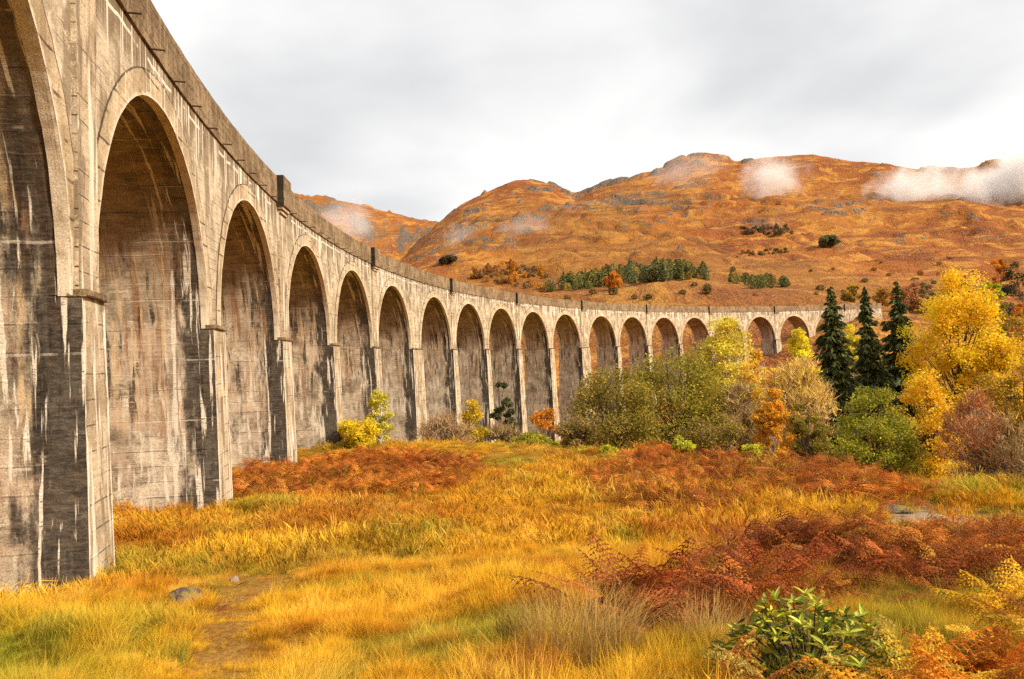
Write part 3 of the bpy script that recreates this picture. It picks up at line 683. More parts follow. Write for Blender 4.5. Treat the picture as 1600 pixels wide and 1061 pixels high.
OLIVE = ((.21, .17, .025), (.28, .22, .03), (.15, .12, .02), (.36, .25, .03)); GREEN = ((.20, .22, .018), (.29, .29, .022), (.13, .145, .015), (.38, .34, .022))
YELLOW = ((.78, .46, .012), (.84, .56, .02), (.70, .38, .012), (.76, .50, .02)); LIME = ((.62, .50, .03), (.50, .45, .04), (.70, .55, .05), (.42, .36, .03))
GOLD = ((.62, .30, .015), (.70, .38, .02), (.48, .22, .015), (.55, .34, .03)); ORANGE = ((.50, .20, .02), (.60, .27, .025), (.38, .14, .015))
BROWN = ((.30, .19, .09), (.22, .135, .06), (.38, .25, .13)); RUSSET = ((.34, .14, .05), (.26, .10, .04), (.42, .20, .08)); BEIGE = ((.44, .32, .17), (.36, .25, .13), (.50, .36, .17), (.30, .19, .09))
PALE = ((.66, .52, .06), (.72, .56, .08), (.56, .42, .05), (.50, .40, .07))

B = broadleaf
B('willow_tree', 'low spreading olive green willow beside the broad forked olive tree', 'tree', 955, 572, 165, 84, 'round', OLIVE, 9000, .10, clumps=80, seed=11, stems=4, trunk_r=.13)
B('oak_tree', 'broad olive green tree with dark forked trunks beside the tall pale birch', 'tree', 1052, 541, 178, 88, 'round', OLIVE + GREEN[:2] + ((.33, .22, .03),), 11000, .14, clumps=95, seed=12, stems=4, trunk_r=.2)
B('birch_tree', 'tall pale yellow birch with white trunk rising beside the olive tree', 'tree', 1131, 484, 104, 96, 'birch', PALE + LIME[:2] + ((.42, .34, .05),), 9500, .12, BIRCH, .17, clumps=85, seed=13, lumps=.34)
B('pine_tree', 'small dark green pine poking out behind the olive tree', 'pine', 1097, 522, 34, 118, 'egg', ((.06, .09, .02), (.09, .12, .03), (.04, .06, .015)), 2600, .3, clumps=26, seed=14)
B('birch_tree', 'golden birch with rounded top between the pale birch and the bare grey tree', 'tree', 1191, 527, 66, 104, 'egg', GOLD + PALE[:2], 5000, .2, BIRCH, .12, clumps=46, seed=15)
B('birch_tree', 'slim orange gold birch standing in front of the bare grey tree', 'tree', 1203, 592, 68, 78, 'egg', GOLD + ORANGE[:1], 5200, .1, BIRCH, .08, clumps=44, seed=16)
B('bare_tree', 'wide thin-leaved beige and gold tree of fine twigs behind the orange birch', 'tree', 1243, 540, 108, 94, 'egg', BEIGE[:2] + ((.62, .44, .10), (.66, .40, .08), (.56, .36, .08), (.70, .48, .08)), 7500, .12, BARK, .14, clumps=70, seed=17, bare=True, stems=2)
B('bare_tree', 'low leafless brown tree beneath the pale birch', 'tree', 1152, 590, 90, 86, 'egg', BROWN + ((.34, .24, .05),), 5200, .05, BARK, .1, clumps=46, seed=18, bare=True, stems=3)
B('birch_tree', 'lemon yellow birch showing beside the first spruce, below the viaduct deck', 'tree', 1251, 499, 64, 128, 'egg', ((.78, .60, .02), (.70, .56, .03), (.60, .50, .03)), 4800, .2, BIRCH, .12, clumps=44, seed=19)
B('birch_tree', 'gold and straw birch between the pale birch and the orange birch', 'tree', 1168, 560, 76, 90, 'egg', GOLD + PALE + BROWN[:1], 5600, .1, BIRCH, .1, clumps=50, seed=36)
B('alder_tree', 'small dark olive tree with leaning stem below the bare grey tree', 'tree', 1250, 612, 62, 68, 'egg', OLIVE, 4200, .1, BARK, .1, clumps=42, seed=20, stems=2)
spruce('tall dark spruce beside the lemon yellow birch, rising over the far arches', 1297, 447, 118, 104, 31)
spruce('slender dark spruce standing between the two other spruces', 1350, 446, 92, 108, 32)
spruce('dark spruce beside the great golden tree', 1400, 438, 116, 112, 33)
B('birch_tree', 'lime yellow birch glowing between the first and second spruce', 'tree', 1325, 487, 56, 134, 'egg', LIME, 4400, .1, BIRCH, .12, clumps=40, seed=21)
B('birch_tree', 'lime yellow birch half hidden behind the second spruce', 'tree', 1368, 505, 44, 138, 'egg', LIME + YELLOW[:1], 3200, .1, BIRCH, .12, clumps=34, seed=22)
B('aspen_tree', 'great golden yellow tree, the tallest broadleaf of the grove', 'tree', 1490, 408, 176, 100, 'egg', YELLOW, 15000, .10, BARK, .26, clumps=110, seed=23, lumps=.24, leanx=.6)
B('aspen_tree', 'smaller golden yellow tree leaning out of the side of the great golden tree', 'tree', 1545, 500, 92, 96, 'egg', YELLOW + OLIVE[:1], 5200, .15, BARK, .16, clumps=48, seed=24)
B('alder_tree', 'round bushy green tree growing at the edge of the bracken', 'tree', 1358, 598, 132, 63, 'round', GREEN + OLIVE[:1] + ((.30, .28, .02),), 12000, .03, BARK, .12, clumps=105, seed=25, stems=3)
B('birch_tree', 'bushy golden tree beside the round green tree', 'tree', 1440, 572, 132, 70, 'egg', GOLD + YELLOW + ((.6, .46, .04),), 10500, .03, BARK, .1, clumps=88, seed=26, stems=2)
B('birch_tree', 'leafless russet birch with slim white stem beside the bushy golden tree', 'tree', 1515, 600, 92, 60, 'egg', RUSSET, 8200, .12, BIRCH, .075, clumps=64, seed=27, bare=True)
B('alder_tree', 'yellow olive tree with layered boughs behind the russet birch', 'tree', 1588, 556, 120, 78, 'round', OLIVE + GOLD[:2], 8000, .08, BARK, .16, clumps=70, seed=28, stems=2)
B('bare_tree', 'brown leafless thicket tree beside the russet birch stem', 'tree', 1575, 640, 110, 58, 'egg', BROWN + ((.30, .22, .05),), 6500, .02, BARK, .07, clumps=54, seed=29, bare=True, stems=4)
B('birch_tree', 'broad golden tree filling the gap below the great golden tree', 'tree', 1560, 575, 104, 84, 'egg', YELLOW + GOLD, 7000, .05, BARK, .12, clumps=60, seed=37, stems=2)
B('sapling', 'thin sapling with a few yellow leaves in front of the russet birch', 'sapling', 1552, 726, 58, 36, 'egg', GOLD + BROWN, 500, .2, BARK, .02, clumps=20, seed=30, stems=2)
B('alder_tree', 'dim olive undergrowth tree between the orange birch and the round green tree', 'tree', 1290, 655, 72, 71, 'round', OLIVE, 4600, .02, BARK, .08, clumps=44, seed=34, stems=3)
B('willow_tree', 'brown olive willow scrub below the broad olive tree', 'shrub', 1120, 640, 110, 76, 'round', OLIVE + BROWN[:1], 5600, .02, BARK, .07, clumps=54, seed=35, stems=4)
# trees and shrubs in front of the nearer piers
B('birch_sapling', 'slim lime green sapling standing against the fourth visible arch', 'sapling', 592, 604, 52, 74, 'birch', ((.55, .50, .05), (.45, .45, .06), (.62, .52, .06)), 1500, .1, BIRCH, .05, clumps=44, seed=41, lumps=.26)
B('yellow_bush', 'bright yellow bush at the foot of the slim lime sapling', 'bush', 560, 652, 70, 72, 'round', ((.62, .48, .02), (.55, .36, .02), (.48, .40, .03)), 3600, .0, clumps=40, seed=42, stems=3, trunk_r=.04)
B('yellow_bush', 'yellow green bush against the tall king pier', 'bush', 737, 622, 56, 92, 'egg', ((.52, .40, .02), (.58, .34, .02), (.36, .32, .03)), 3200, .0, clumps=38, seed=43, stems=3, trunk_r=.05)
B('bare_bush', 'brown twiggy scrub between the slim lime sapling and the yellow green bush', 'bush', 695, 652, 80, 86, 'round', BROWN, 3600, .0, BARK, .04, clumps=40, seed=44, bare=True, stems=4)
B('bare_bush', 'brown twiggy scrub between the yellow green bush and the orange bush', 'bush', 784, 645, 70, 92, 'round', BROWN + OLIVE[:1], 3200, .0, BARK, .04, clumps=36, seed=45, bare=True, stems=4)
B('orange_bush', 'round orange leaved bush below the see-through arches', 'bush', 850, 632, 62, 96, 'round', ORANGE + GOLD[:1], 3200, .0, clumps=36, seed=46, stems=3, trunk_r=.05)
B('green_shrub', 'dark green shrub in front of a tall pier beside the orange bush', 'shrub', 782, 578, 36, 128, 'egg', ((.07, .08, .03), (.10, .11, .04)), 2200, .0, clumps=30, seed=47, stems=2, trunk_r=.05)
B('green_shrub', 'low yellow green shrub at the edge of the shelf below the orange bush', 'shrub', 838, 676, 70, 70, 'round', ((.30, .28, .03), (.42, .34, .03), (.2, .2, .03)), 3200, .0, clumps=34, seed=48, stems=3, trunk_r=.03)
B('bare_bush', 'olive brown willow scrub between the orange bush and the willow', 'bush', 898, 648, 80, 80, 'round', OLIVE + BROWN, 3600, .0, BARK, .04, clumps=38, seed=49, stems=4)
for i, (px, py, w, Y, lab) in enumerate(((948, 694, 34, 57, 'small lime green bush below the willow'), (1066, 676, 36, 52, 'small yellow green bush on the crest of the bracken under the oak'), (1172, 686, 34, 51, 'small yellow green bush on the bracken crest below the orange birch'), (910, 697, 30, 60, 'sparse pale green bush between the orange bush and the lime green bush'))):
    B('small_bush', lab, 'bush', px, py, w, Y, 'round', ((.46, .46, .03), (.56, .50, .04), (.34, .36, .03)), 1100, .0, clumps=18, seed=60 + i, stems=3, trunk_r=.02, group='small bushes along the crest of the bracken')
# shrubs on the slope beyond the right end of the viaduct
for i, (px, py, w, Y, cols, nm, lab) in enumerate((
        (1543, 434, 46, 300, ((.30, .36, .02), (.40, .44, .03), (.20, .25, .02)), 'green_bush', 'bright green round bush on the slope beyond the great golden tree'),
        (1505, 436, 40, 320, OLIVE + LIME[:1], 'olive_bush', 'olive bush between the great golden tree top and the bright green bush'),
        (1588, 404, 60, 330, ((.02, .035, .015), (.035, .05, .02)), 'dark_conifer', 'lone dark conifer on the slope above the bright green bush'),
        (1565, 468, 54, 250, OLIVE, 'olive_bush', 'rounded olive bush below the bright green bush'),
        (1530, 472, 44, 250, OLIVE + BROWN[:1], 'olive_bush', 'rounded olive brown bush hard by the great golden tree'),
        (1580, 492, 60, 220, OLIVE + GOLD[:1], 'olive_bush', 'low rounded bush with golden tips above the layered tree'),
        (1592, 470, 40, 235, ORANGE, 'orange_bush', 'orange bush among the rounded olive bushes'),
        (1450, 436, 44, 330, BROWN + OLIVE[:1], 'brown_bush', 'brown bush behind the top of the great golden tree'),
        (1422, 440, 40, 330, RUSSET, 'brown_bush', 'russet bush above the third spruce'),
        (1560, 398, 30, 480, ORANGE, 'orange_bush', 'small orange tree high on the slope above the bright green bush'),
        (1330, 444, 30, 380, OLIVE + GOLD[:1], 'olive_bush', 'olive bush behind the second spruce top'),
        (1378, 448, 34, 370, GOLD + BROWN, 'brown_bush', 'golden brown bush between the second and third spruce tops'))):
    B(nm, lab, 'conifer' if 'conifer' in nm else 'bush', px, py, w, Y, 'egg' if 'conifer' in nm else 'round', cols, 1500, .0, clumps=26, seed=80 + i, stems=2, trunk_r=.08, leafk=.0022, group='shrubs on the slope beyond the viaduct')

# ------------------------------------------------------------------ instanced ground cover
def source(name, me):
    return bpy.data.objects.new(name, me)

def instancer(name, label, srcs, P, rot, scl, idx, tint, kind='stuff'):
    c = bpy.data.collections.new(name + '_sources')
    for i, (nm, me) in enumerate(srcs): c.objects.link(source('%02d_%s' % (i, nm), me))
    n = len(P); me = bpy.data.meshes.new(name); me.vertices.add(n); me.vertices.foreach_set('co', np.asarray(P, np.float32).ravel())
    def at(k, ty, data, prop):
        a = me.attributes.new(k, ty, 'POINT'); a.data.foreach_set(prop, np.asarray(data).astype(np.int32 if ty == 'INT' else np.float32).ravel())
    at('rot', 'FLOAT_VECTOR', rot, 'vector'); at('scl', 'FLOAT_VECTOR', scl, 'vector'); at('idx', 'INT', idx, 'value'); at('tint', 'FLOAT_COLOR', tint, 'color')
    o = link(name, me, label=label, kind=kind)
    ng = bpy.data.node_groups.new(name, 'GeometryNodeTree'); ng.interface.new_socket('Geometry', in_out='INPUT', socket_type='NodeSocketGeometry'); ng.interface.new_socket('Geometry', in_out='OUTPUT', socket_type='NodeSocketGeometry')
    gi = ng.nodes.new('NodeGroupInput'); go = ng.nodes.new('NodeGroupOutput'); ip = ng.nodes.new('GeometryNodeInstanceOnPoints'); ci = ng.nodes.new('GeometryNodeCollectionInfo')
    ci.inputs['Collection'].default_value = c; ci.inputs['Separate Children'].default_value = True; ci.inputs['Reset Children'].default_value = True
    def named(k, ty):
        q = ng.nodes.new('GeometryNodeInputNamedAttribute'); q.data_type = ty; q.inputs['Name'].default_value = k; return q.outputs['Attribute']
    e2r = ng.nodes.new('FunctionNodeEulerToRotation'); ng.links.new(named('rot', 'FLOAT_VECTOR'), e2r.inputs[0])
    ng.links.new(gi.outputs[0], ip.inputs['Points']); ng.links.new(ci.outputs[0], ip.inputs['Instance']); ip.inputs['Pick Instance'].default_value = True
    ng.links.new(named('idx', 'INT'), ip.inputs['Instance Index']); ng.links.new(e2r.outputs[0], ip.inputs['Rotation']); ng.links.new(named('scl', 'FLOAT_VECTOR'), ip.inputs['Scale'])
    ng.links.new(ip.outputs[0], go.inputs[0])
    md = o.modifiers.new('scatter', 'NODES'); md.node_group = ng
    return o

def tinted_material(name, trans, vary=.35, rough=.7):
    """colour of the plant, varied along and among its blades"""
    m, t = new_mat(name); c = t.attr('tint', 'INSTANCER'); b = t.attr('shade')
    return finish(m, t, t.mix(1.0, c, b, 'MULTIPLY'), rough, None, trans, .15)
GRASS = tinted_material('dry meadow grass', .28); FERN = tinted_material('dry bracken', .25)
def own_material(name, trans, rough=.7, spec=.15):
    m, t = new_mat(name); oi = t.n.new('ShaderNodeObjectInfo'); return finish(m, t, t.mix(1.0, oi.outputs['Color'], t.attr('shade'), 'MULTIPLY'), rough, None, trans, spec)
RUSH = own_material('rush blades', .35); FROND = own_material('bracken frond', .4)

def tuft(nb, spread, L0, L1, bend, width, rg, seg=3, mat=None):
    V = []; F = []; S = []; k = 0
    for i in range(nb):
        a = rg.uniform(0, 2 * PI); r = spread * math.sqrt(rg.uniform()); b = np.array([r * math.cos(a), r * math.sin(a), -.03]); L = rg.uniform(L0, L1)
        da = a + rg.normal() * .9; lean = rg.uniform(.1, 1) * bend; d = np.array([math.cos(da), math.sin(da), 0]); sd = np.array([-math.sin(da + .6), math.cos(da + .6), 0])
        q = np.linspace(0, 1, seg + 1); P = b + np.outer(q, [0, 0, 1]) * L * (1 - .35 * lean * q[:, None]) + np.outer(q ** 1.8, d) * L * lean
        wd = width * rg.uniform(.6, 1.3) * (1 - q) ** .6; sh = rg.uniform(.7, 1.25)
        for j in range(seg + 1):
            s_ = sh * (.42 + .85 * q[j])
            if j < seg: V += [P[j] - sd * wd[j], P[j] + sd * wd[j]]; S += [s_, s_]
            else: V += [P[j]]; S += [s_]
        for j in range(seg - 1): F.append([k + 2 * j, k + 2 * j + 1, k + 2 * j + 3, k + 2 * j + 2])
        F.append([k + 2 * seg - 2, k + 2 * seg - 1, k + 2 * seg, k + 2 * seg]); k += 2 * seg + 1
    F = np.array(F); q4 = F[F[:, 2] != F[:, 3]]; t3 = F[F[:, 2] == F[:, 3]][:, :3]; S = np.array(S)
    return np_mesh('tuft', np.array(V), [q4, t3], None, [mat or GRASS], colors={'shade': np.stack([S, S, S, np.ones_like(S)], -1)})

def frond_geo(L, rg, pairs=15, sub=7, droop=.9, curl=.25, tri=.42):
    """one bracken frond: stalk, pinnae, leaflets; stem at the origin rising along +z and arching to +x"""
    V = []; F = []; S = []
    def quad(a, b, c, d, s_):
        k = len(V); V.extend([a, b, c, d]); F.append([k, k + 1, k + 2, k + 3]); S.extend([s_] * 4)
    n = 14; q = np.linspace(0, 1, n); ang = 1.25 - droop * q ** 1.1 * 1.6
    st = np.zeros((n, 3)); step = L / (n - 1)
    for i in range(1, n): st[i] = st[i - 1] + step * np.array([math.cos(ang[i]), 0, math.sin(ang[i])])
    for i in range(n - 1):
        w = .007 * (1 - q[i]) + .002; quad(st[i] + [0, -w, 0], st[i] + [0, w, 0], st[i + 1] + [0, w, 0], st[i + 1] + [0, -w, 0], .75)
    for p in range(pairs):
        f = .26 + .72 * p / pairs; c = np.array([np.interp(f, q, st[:, k]) for k in range(3)]); i = min(int(f * (n - 1)), n - 2); tg = st[i + 1] - st[i]; tg /= np.linalg.norm(tg)
        nrm = np.array([-tg[2], 0, tg[0]])
        pl = L * tri * (1 - (f - .26) / .76) ** .8 * rg.uniform(.8, 1.1)
        for sg in (-1, 1):
            dirv = np.array([0, sg, 0]) * .88 + tg * .42; dirv /= np.linalg.norm(dirv); lat = np.cross(dirv, nrm); s0 = rg.uniform(.75, 1.25); cu = curl * rg.uniform(.2, 1.6)
            prev = c; m = max(3, int(sub * pl / (L * tri)) + 2)
            for j in range(m):
                g = (j + .5) / m; pc_ = c + dirv * pl * g - nrm * cu * pl * g * g - np.array([0, 0, .40 * pl * g * g]); ll = min(pl * .24, L * .72 / pairs * .46) * (1 - g) ** .6 + .004; wd = pl / m * .30
                quad(prev + lat * .003, prev - lat * .003, pc_ - lat * .002, pc_ + lat * .002, s0 * .8); prev = pc_
                for s2 in (-1, 1):
                    tip = pc_ + lat * s2 * ll + dirv * ll * .35 - nrm * cu * ll * rg.uniform(0, 1.2); quad(pc_ - dirv * wd, pc_ + dirv * wd, tip + dirv * wd * .35, tip - dirv * wd * .5, s0 * rg.uniform(.85, 1.2))
    return np.array(V), np.array(F), np.array(S)

def frond_mesh(rg, L=.9, mat=None, tilt=0.0, **kw):
    V, F, S = frond_geo(L, rg, **kw); V = V + rg.normal(size=V.shape) * .004
    return np_mesh('frond', V, F, None, [mat or FERN], colors={'shade': np.stack([S, S, S, np.ones_like(S)], -1)})

rg = np.random.default_rng(99)
TUFTS = [('grass', tuft(70, .15, .14, .34, .8, .0020, rg)), ('grass', tuft(80, .19, .12, .30, 1.0, .0020, rg)), ('grass', tuft(60, .13, .20, .46, .65, .0019, rg)), ('grass', tuft(90, .24, .06, .18, 1.1, .003, rg)),
         ('far', tuft(80, .45, .14, .36, .8, .009, rg, 2)), ('far', tuft(90, .55, .12, .30, 1.0, .010, rg, 2))]
FERNS = [('fern', frond_mesh(rg, rg.uniform(.8, 1.05), droop=d, curl=c, pairs=10, sub=6, tri=.36)) for d, c in ((.35, .3), (.6, .5), (.8, .7), (.2, .4), (.5, .9), (.95, .3))] + [('farfern', frond_mesh(rg, 1.0, pairs=8, sub=3, droop=d, tri=.36, curl=.5)) for d in (.25, .55, .85)]

def scatter(n, r0, r1, amax=.72):
    r = np.sqrt(rg.uniform(r0 ** 2, r1 ** 2, n)); a = rg.uniform(-amax, amax, n); return r * np.sin(a), r * np.cos(a)

def in_viaduct(x, y):
    d = VR - np.hypot(x - VC[0], y - VC[1]); s_ = (PI - np.arctan2(y - VC[1], x - VC[0])) * VR; s_ = np.where(s_ > PI * VR, s_ - 2 * PI * VR, s_)
    hit = np.zeros(x.shape, bool)
    for a, b in PIERS: hit |= (s_ > a - .15) & (s_ < b + .15) & (d < .5) & (d > -DEP - .5)
    return hit

bx, by, tz, tl, ph_, tone_ = [], [], [], [], [], []
for n_, r0, r1 in ((17000, 3.2, 12), (17000, 12, 24), (19000, 24, 48), (15000, 48, 98)):
    x_, y_ = scatter(n_, r0, r1); bx.append(x_); by.append(y_); tz.append(np.full(n_, .60)); tl.append(np.abs(rg.normal(size=n_)) * .2); ph_.append(rg.uniform(0, 2 * PI, n_)); tone_.append(np.zeros(n_))
for n_, r0, r1, per, sg in ((1050, 3.4, 12, 18, .13), (1700, 12, 24, 15, .19), (2100, 24, 48, 11, .30), (1700, 48, 95, 8, .42)):
    x_, y_ = scatter(n_, r0, r1); big_ = rg.uniform(.55, 1.6, n_) * (.8 + .6 * np.clip(fbm(x_ / 4, y_ / 4, 73, 2) + .2, -.4, .6)); k_ = rg.uniform(-1, 1, n_)
    for _ in range(per):
        a_ = rg.uniform(0, 2 * PI, n_); q_ = np.abs(rg.normal(size=n_)) * sg * big_; bx.append(x_ + q_ * np.cos(a_)); by.append(y_ + q_ * np.sin(a_)); tz.append(big_ * rg.uniform(.75, 1.2, n_)); tl.append(np.clip(q_ / (sg * 1.6), 0, 1) * .65 + rg.uniform(0, .12, n_)); ph_.append(a_ + rg.normal(size=n_) * .4); tone_.append(k_)
x = np.concatenate(bx); y = np.concatenate(by); tz = np.concatenate(tz); tl = np.concatenate(tl); ph_ = np.concatenate(ph_); tone_ = np.concatenate(tone_); r = np.hypot(x, y)
pth, mo, ba = near_zone(x, y); br = np.max([poly_mask(x, y, q, .5) for q in BRACKEN], 0)
clump = fbm(x / 1.2, y / 1.2, 71, 3) + .5 * fbm(x / 5, y / 5, 72, 2)
keep = ~in_viaduct(x, y) & (rg.uniform(size=len(x)) > np.maximum(pth * .58, ba * .97)) & (rg.uniform(size=len(x)) > br * .75) & (r > 3.0)
x, y, r, mo, br, clump, pth, tz, tl, ph_, tone_ = (q[keep] for q in (x, y, r, mo, br, clump, pth, tz, tl, ph_, tone_)); n = len(x); z = ground_h(x, y)
hue = fbm(x / 6., y / 6., 81, 4) + .55 * fbm(x / .9, y / .9, 85, 2); grn = fbm(x / 2.6, y / 2.6, 83, 3); red = fbm(x / 4., y / 4., 87, 3)
col = np.array([.84, .43, .019])[None] * np.ones((n, 1))
def blend(col, w, c): w = np.clip(w, 0, 1)[:, None]; return col * (1 - w) + np.array(c)[None] * w
col = blend(col, (hue + .02) * 2.4, (.92, .57, .032)); col = blend(col, (-hue - .03) * 2.8, (.64, .26, .022)); col = blend(col, (grn - .10) * 4, (.42, .36, .025))
col = blend(col, tone_ * .9 - .15, (.92, .62, .10)); col = blend(col, -tone_ * .9 - .25, (.60, .22, .02)); col = blend(col, (tz == .60) * np.clip(.35 + grn * 2.2, 0, .9), (.34, .27, .03)); col = blend(col, (tz == .60) * np.clip(.1 - grn * 2.0, 0, .8), (.48, .20, .025))
col = blend(col, (red - .22) * 3.5, (.52, .17, .02)); col = blend(col, 1.3 * np.exp(-((x + 8) ** 2 + (y - 27) ** 2) / 80.) * (red + .45), (.56, .19, .02)); col = blend(col, mo * .85, (.30, .33, .02)); col = blend(col, br * .5, (.40, .17, .03))
col = col * (1 + rg.uniform(-.28, .22, (n, 1))); tint = np.concatenate([col, np.ones((n, 1))], 1)
idx = np.where(r > 20, rg.integers(4, 6, n), np.where(mo > .5, 3, rg.choice([0, 1, 1, 2, 3], n)))
size = tz * np.interp(r, [4, 14, 25, 50], [.56, .76, .90, 1.0]) * rg.uniform(.8, 1.2, n) * np.where(mo > .5, .55, 1.0) * (1 - .6 * pth) * (1 - .45 * poly_mask(x, y, PATH, .8))
scl = np.stack([size * rg.uniform(.9, 1.3, n), size * rg.uniform(.9, 1.3, n), size * rg.uniform(.75, 1.2, n)], -1)
rot = np.stack([rg.normal(size=n) * .12, tl, ph_], -1)
instancer('meadow_grass', 'golden tussocky autumn grass covering the meadow', TUFTS, np.stack([x, y, z], -1), rot, scl, idx, tint)

# bracken beds: single fronds, tumbled over one another
xs, ys, nr_ = [], [], []
for qi, (poly, dens) in enumerate(zip(BRACKEN, (20.0, 21.0, 66.0, 80.0))):
    P = np.array([gp(*q) for q in poly]); lo = P.min(0) - .5; hi = P.max(0) + .5; nn = int(min((hi - lo).prod() * dens, 40000)); px_ = rg.uniform(lo[0], hi[0], nn); py_ = rg.uniform(lo[1], hi[1], nn)
    k = (poly_mask(px_, py_, poly, .7) > rg.uniform(.2, .8, nn)) & ~in_viaduct(px_, py_) & (fbm(px_ / 2.0, py_ / 2.0, 91, 3) > rg.uniform(-.5, -.1, nn)); xs.append(px_[k]); ys.append(py_[k]); nr_.append(np.full(k.sum(), qi))
x_, y_ = scatter(3200, 12, 62); k = (fbm(x_ / 7, y_ / 7, 93, 3) > .24) & (near_zone(x_, y_)[2] < .2) & ~in_viaduct(x_, y_); xs.append(x_[k]); ys.append(y_[k]); nr_.append(np.full(k.sum(), 9))
x = np.concatenate(xs); y = np.concatenate(ys); qi = np.concatenate(nr_); n = len(x); z = ground_h(x, y); r = np.hypot(x, y)
v1 = fbm(x / 1.8, y / 1.8, 95, 3); v2 = rg.uniform(-.5, .5, n)
col = np.array([.42, .115, .022])[None] * np.ones((n, 1)); col = blend(col, (v1 + .02) * 2.2 + v2 * .9, (.72, .29, .035)); col = blend(col, -(v1 + .1) * 2.4, (.16, .042, .014)); col = blend(col, (v2 - .40) * 7, (.78, .46, .15)); col = blend(col, (-v2 - .42) * 9, (.70, .48, .03))
col = blend(col, (qi == 3) * (.55 + v1), (.80, .34, .02)); col = blend(col, (qi == 3) * ((v2 > .15) * .8), (.88, .56, .04)); col = blend(col, (qi == 2) * .5, (.20, .036, .012)); col = blend(col, (qi == 0) * (.25 + v1), (.66, .28, .03)); col = blend(col, (qi < 2) * .3, (.54, .15, .02))
tint = np.concatenate([np.clip(col * (1 + rg.uniform(-.45, .35, (n, 1))) * (.45 + .75 * np.clip(rg.uniform(0, 1, n), 0, 1))[:, None] ** .6 * 1.15, 0, .95), np.ones((n, 1))], 1); idx = np.where(r > 28, rg.integers(6, 9, n), rg.integers(0, 6, n))
bed = np.clip(fbm(x / 3.2, y / 3.2, 97, 3) + .45, .1, 1); lift = rg.uniform(0, 1, n) * np.where(qi < 2, .75, .45) * bed * np.where(qi == 9, .2, 1.0)
size = rg.uniform(.45, 1.05, n) * np.where(qi == 3, .75, np.where(qi == 2, 1.12, np.where(qi < 2, 1.4, 1.0))) * np.where(qi == 9, .8, 1.0); scl = np.stack([size, size, size * rg.uniform(.55, .95, n)], -1)
rot = np.stack([rg.normal(size=n) * .5, rg.uniform(.0, .95, n), rg.uniform(0, 2 * PI, n)], -1)
instancer('bracken_bed', 'beds of collapsed red brown autumn bracken on the meadow', FERNS, np.stack([x, y, z - .05 + lift], -1), rot, scl, idx, tint)
print('fronds', n)

# ------------------------------------------------------------------ single plants and stones of the foreground
def shade_uniform(n): return np.ones((n, 4))
def tussock(label, px, py, spread, h, nb, color, seed, bend=.8, width=.003):
    g_ = np.random.default_rng(seed); X, Y = gp(px, py); o = link('rush_tussock', tuft(nb, spread, h * .5, h, bend, width, g_, 4, RUSH), None, label, 'tussock', 'rush tussocks in the foreground', loc=(X, Y, float(ground_h(X, Y)) - .02)); o.color = (*color, 1); return o
tussock('big straw coloured rush tussock with drooping blades beside the red bracken', 905, 1015, .42, .70, 900, (.52, .33, .10), 201, .95)
tussock('dark green brown rush tussock tucked against the big straw coloured one', 812, 985, .20, .48, 300, (.26, .19, .035), 202, .6)
tussock('straw coloured rush tussock between the big tussock and the leafy bush', 1110, 1000, .26, .55, 380, (.50, .33, .11), 203, .8)
tussock('russet rush tussock spilling below the big straw coloured tussock', 800, 1050, .30, .36, 420, (.52, .23, .05), 204, 1.1)
tussock('green rush tussock standing beside the worn path', 262, 1022, .18, .40, 260, (.30, .28, .03), 205, .6)
tussock('orange grass tussock at the corner of the stained pier by the boulder', 190, 945, .40, .55, 500, (.66, .27, .025), 206, .9)
tussock('golden grass tussock next to the mossy boulder', 262, 952, .30, .42, 380, (.68, .34, .03), 207, .9)
tussock('tall olive brown rush tussock beyond the dark bracken, beside the bare ground', 1590, 862, .45, .75, 420, (.30, .20, .05), 208, .5, .004)
tussock('orange grass tussock against the dark stained side face of a pier', 40, 985, .45, .50, 520, (.62, .28, .03), 209, .9)

def rock_mesh(sx_, sy_, sz_, seed, mat):
    g_ = np.random.default_rng(seed); n1, n2 = 12, 18; th = np.linspace(0, PI, n1); ph = np.linspace(0, 2 * PI, n2, endpoint=False); T, Ph = np.meshgrid(th, ph, indexing='ij')
    D = np.stack([np.sin(T) * np.cos(Ph), np.sin(T) * np.sin(Ph), np.cos(T)], -1); q = 1 + .45 * vnoise(D[..., 0] * 1.7 + seed + D[..., 2], D[..., 1] * 1.7 - D[..., 2] * 1.3, seed) + .22 * vnoise(D[..., 0] * 4 + D[..., 2] * 3, D[..., 1] * 4 + seed, seed + 1)
    for _ in range(7):
        nrm = g_.normal(size=3); nrm /= np.linalg.norm(nrm); lim = g_.uniform(.62, .9); dt = D @ nrm; q = np.where(dt * q > lim, lim / np.maximum(dt, .05), q)
    P = D * q[..., None] * np.array([sx_, sy_, sz_]); i = np.arange(n1 * n2).reshape(n1, n2); j = np.roll(i, -1, 1)
    return np_mesh('rock', P.reshape(-1, 3), np.stack([i[:-1], i[1:], j[1:], j[:-1]], -1).reshape(-1, 4), None, [mat])
stone_m, t = new_mat('mossy stone'); p_ = t.obj(); nz_ = t.noise(p_, 6, 5, .65); up_ = t.sep(t.n.new('ShaderNodeNewGeometry').outputs['Normal'])[2]
c_ = t.mix(t.sstep(nz_, .4, .62), (.07, .05, .035), (.20, .155, .11)); c_ = t.mix(t.math('MULTIPLY', t.sstep(t.noise(p_, 3, 4), .45, .6), t.sstep(up_, .1, .7)), c_, (.19, .15, .03)); finish(stone_m, t, c_, .9, t.bump(nz_, .8, .05))
pale_m, t = new_mat('pale stone'); nz_ = t.noise(t.obj(), 9, 4); finish(pale_m, t, t.mix(nz_, (.19, .135, .095), (.33, .25, .18)), .85, t.bump(nz_, .6, .03))
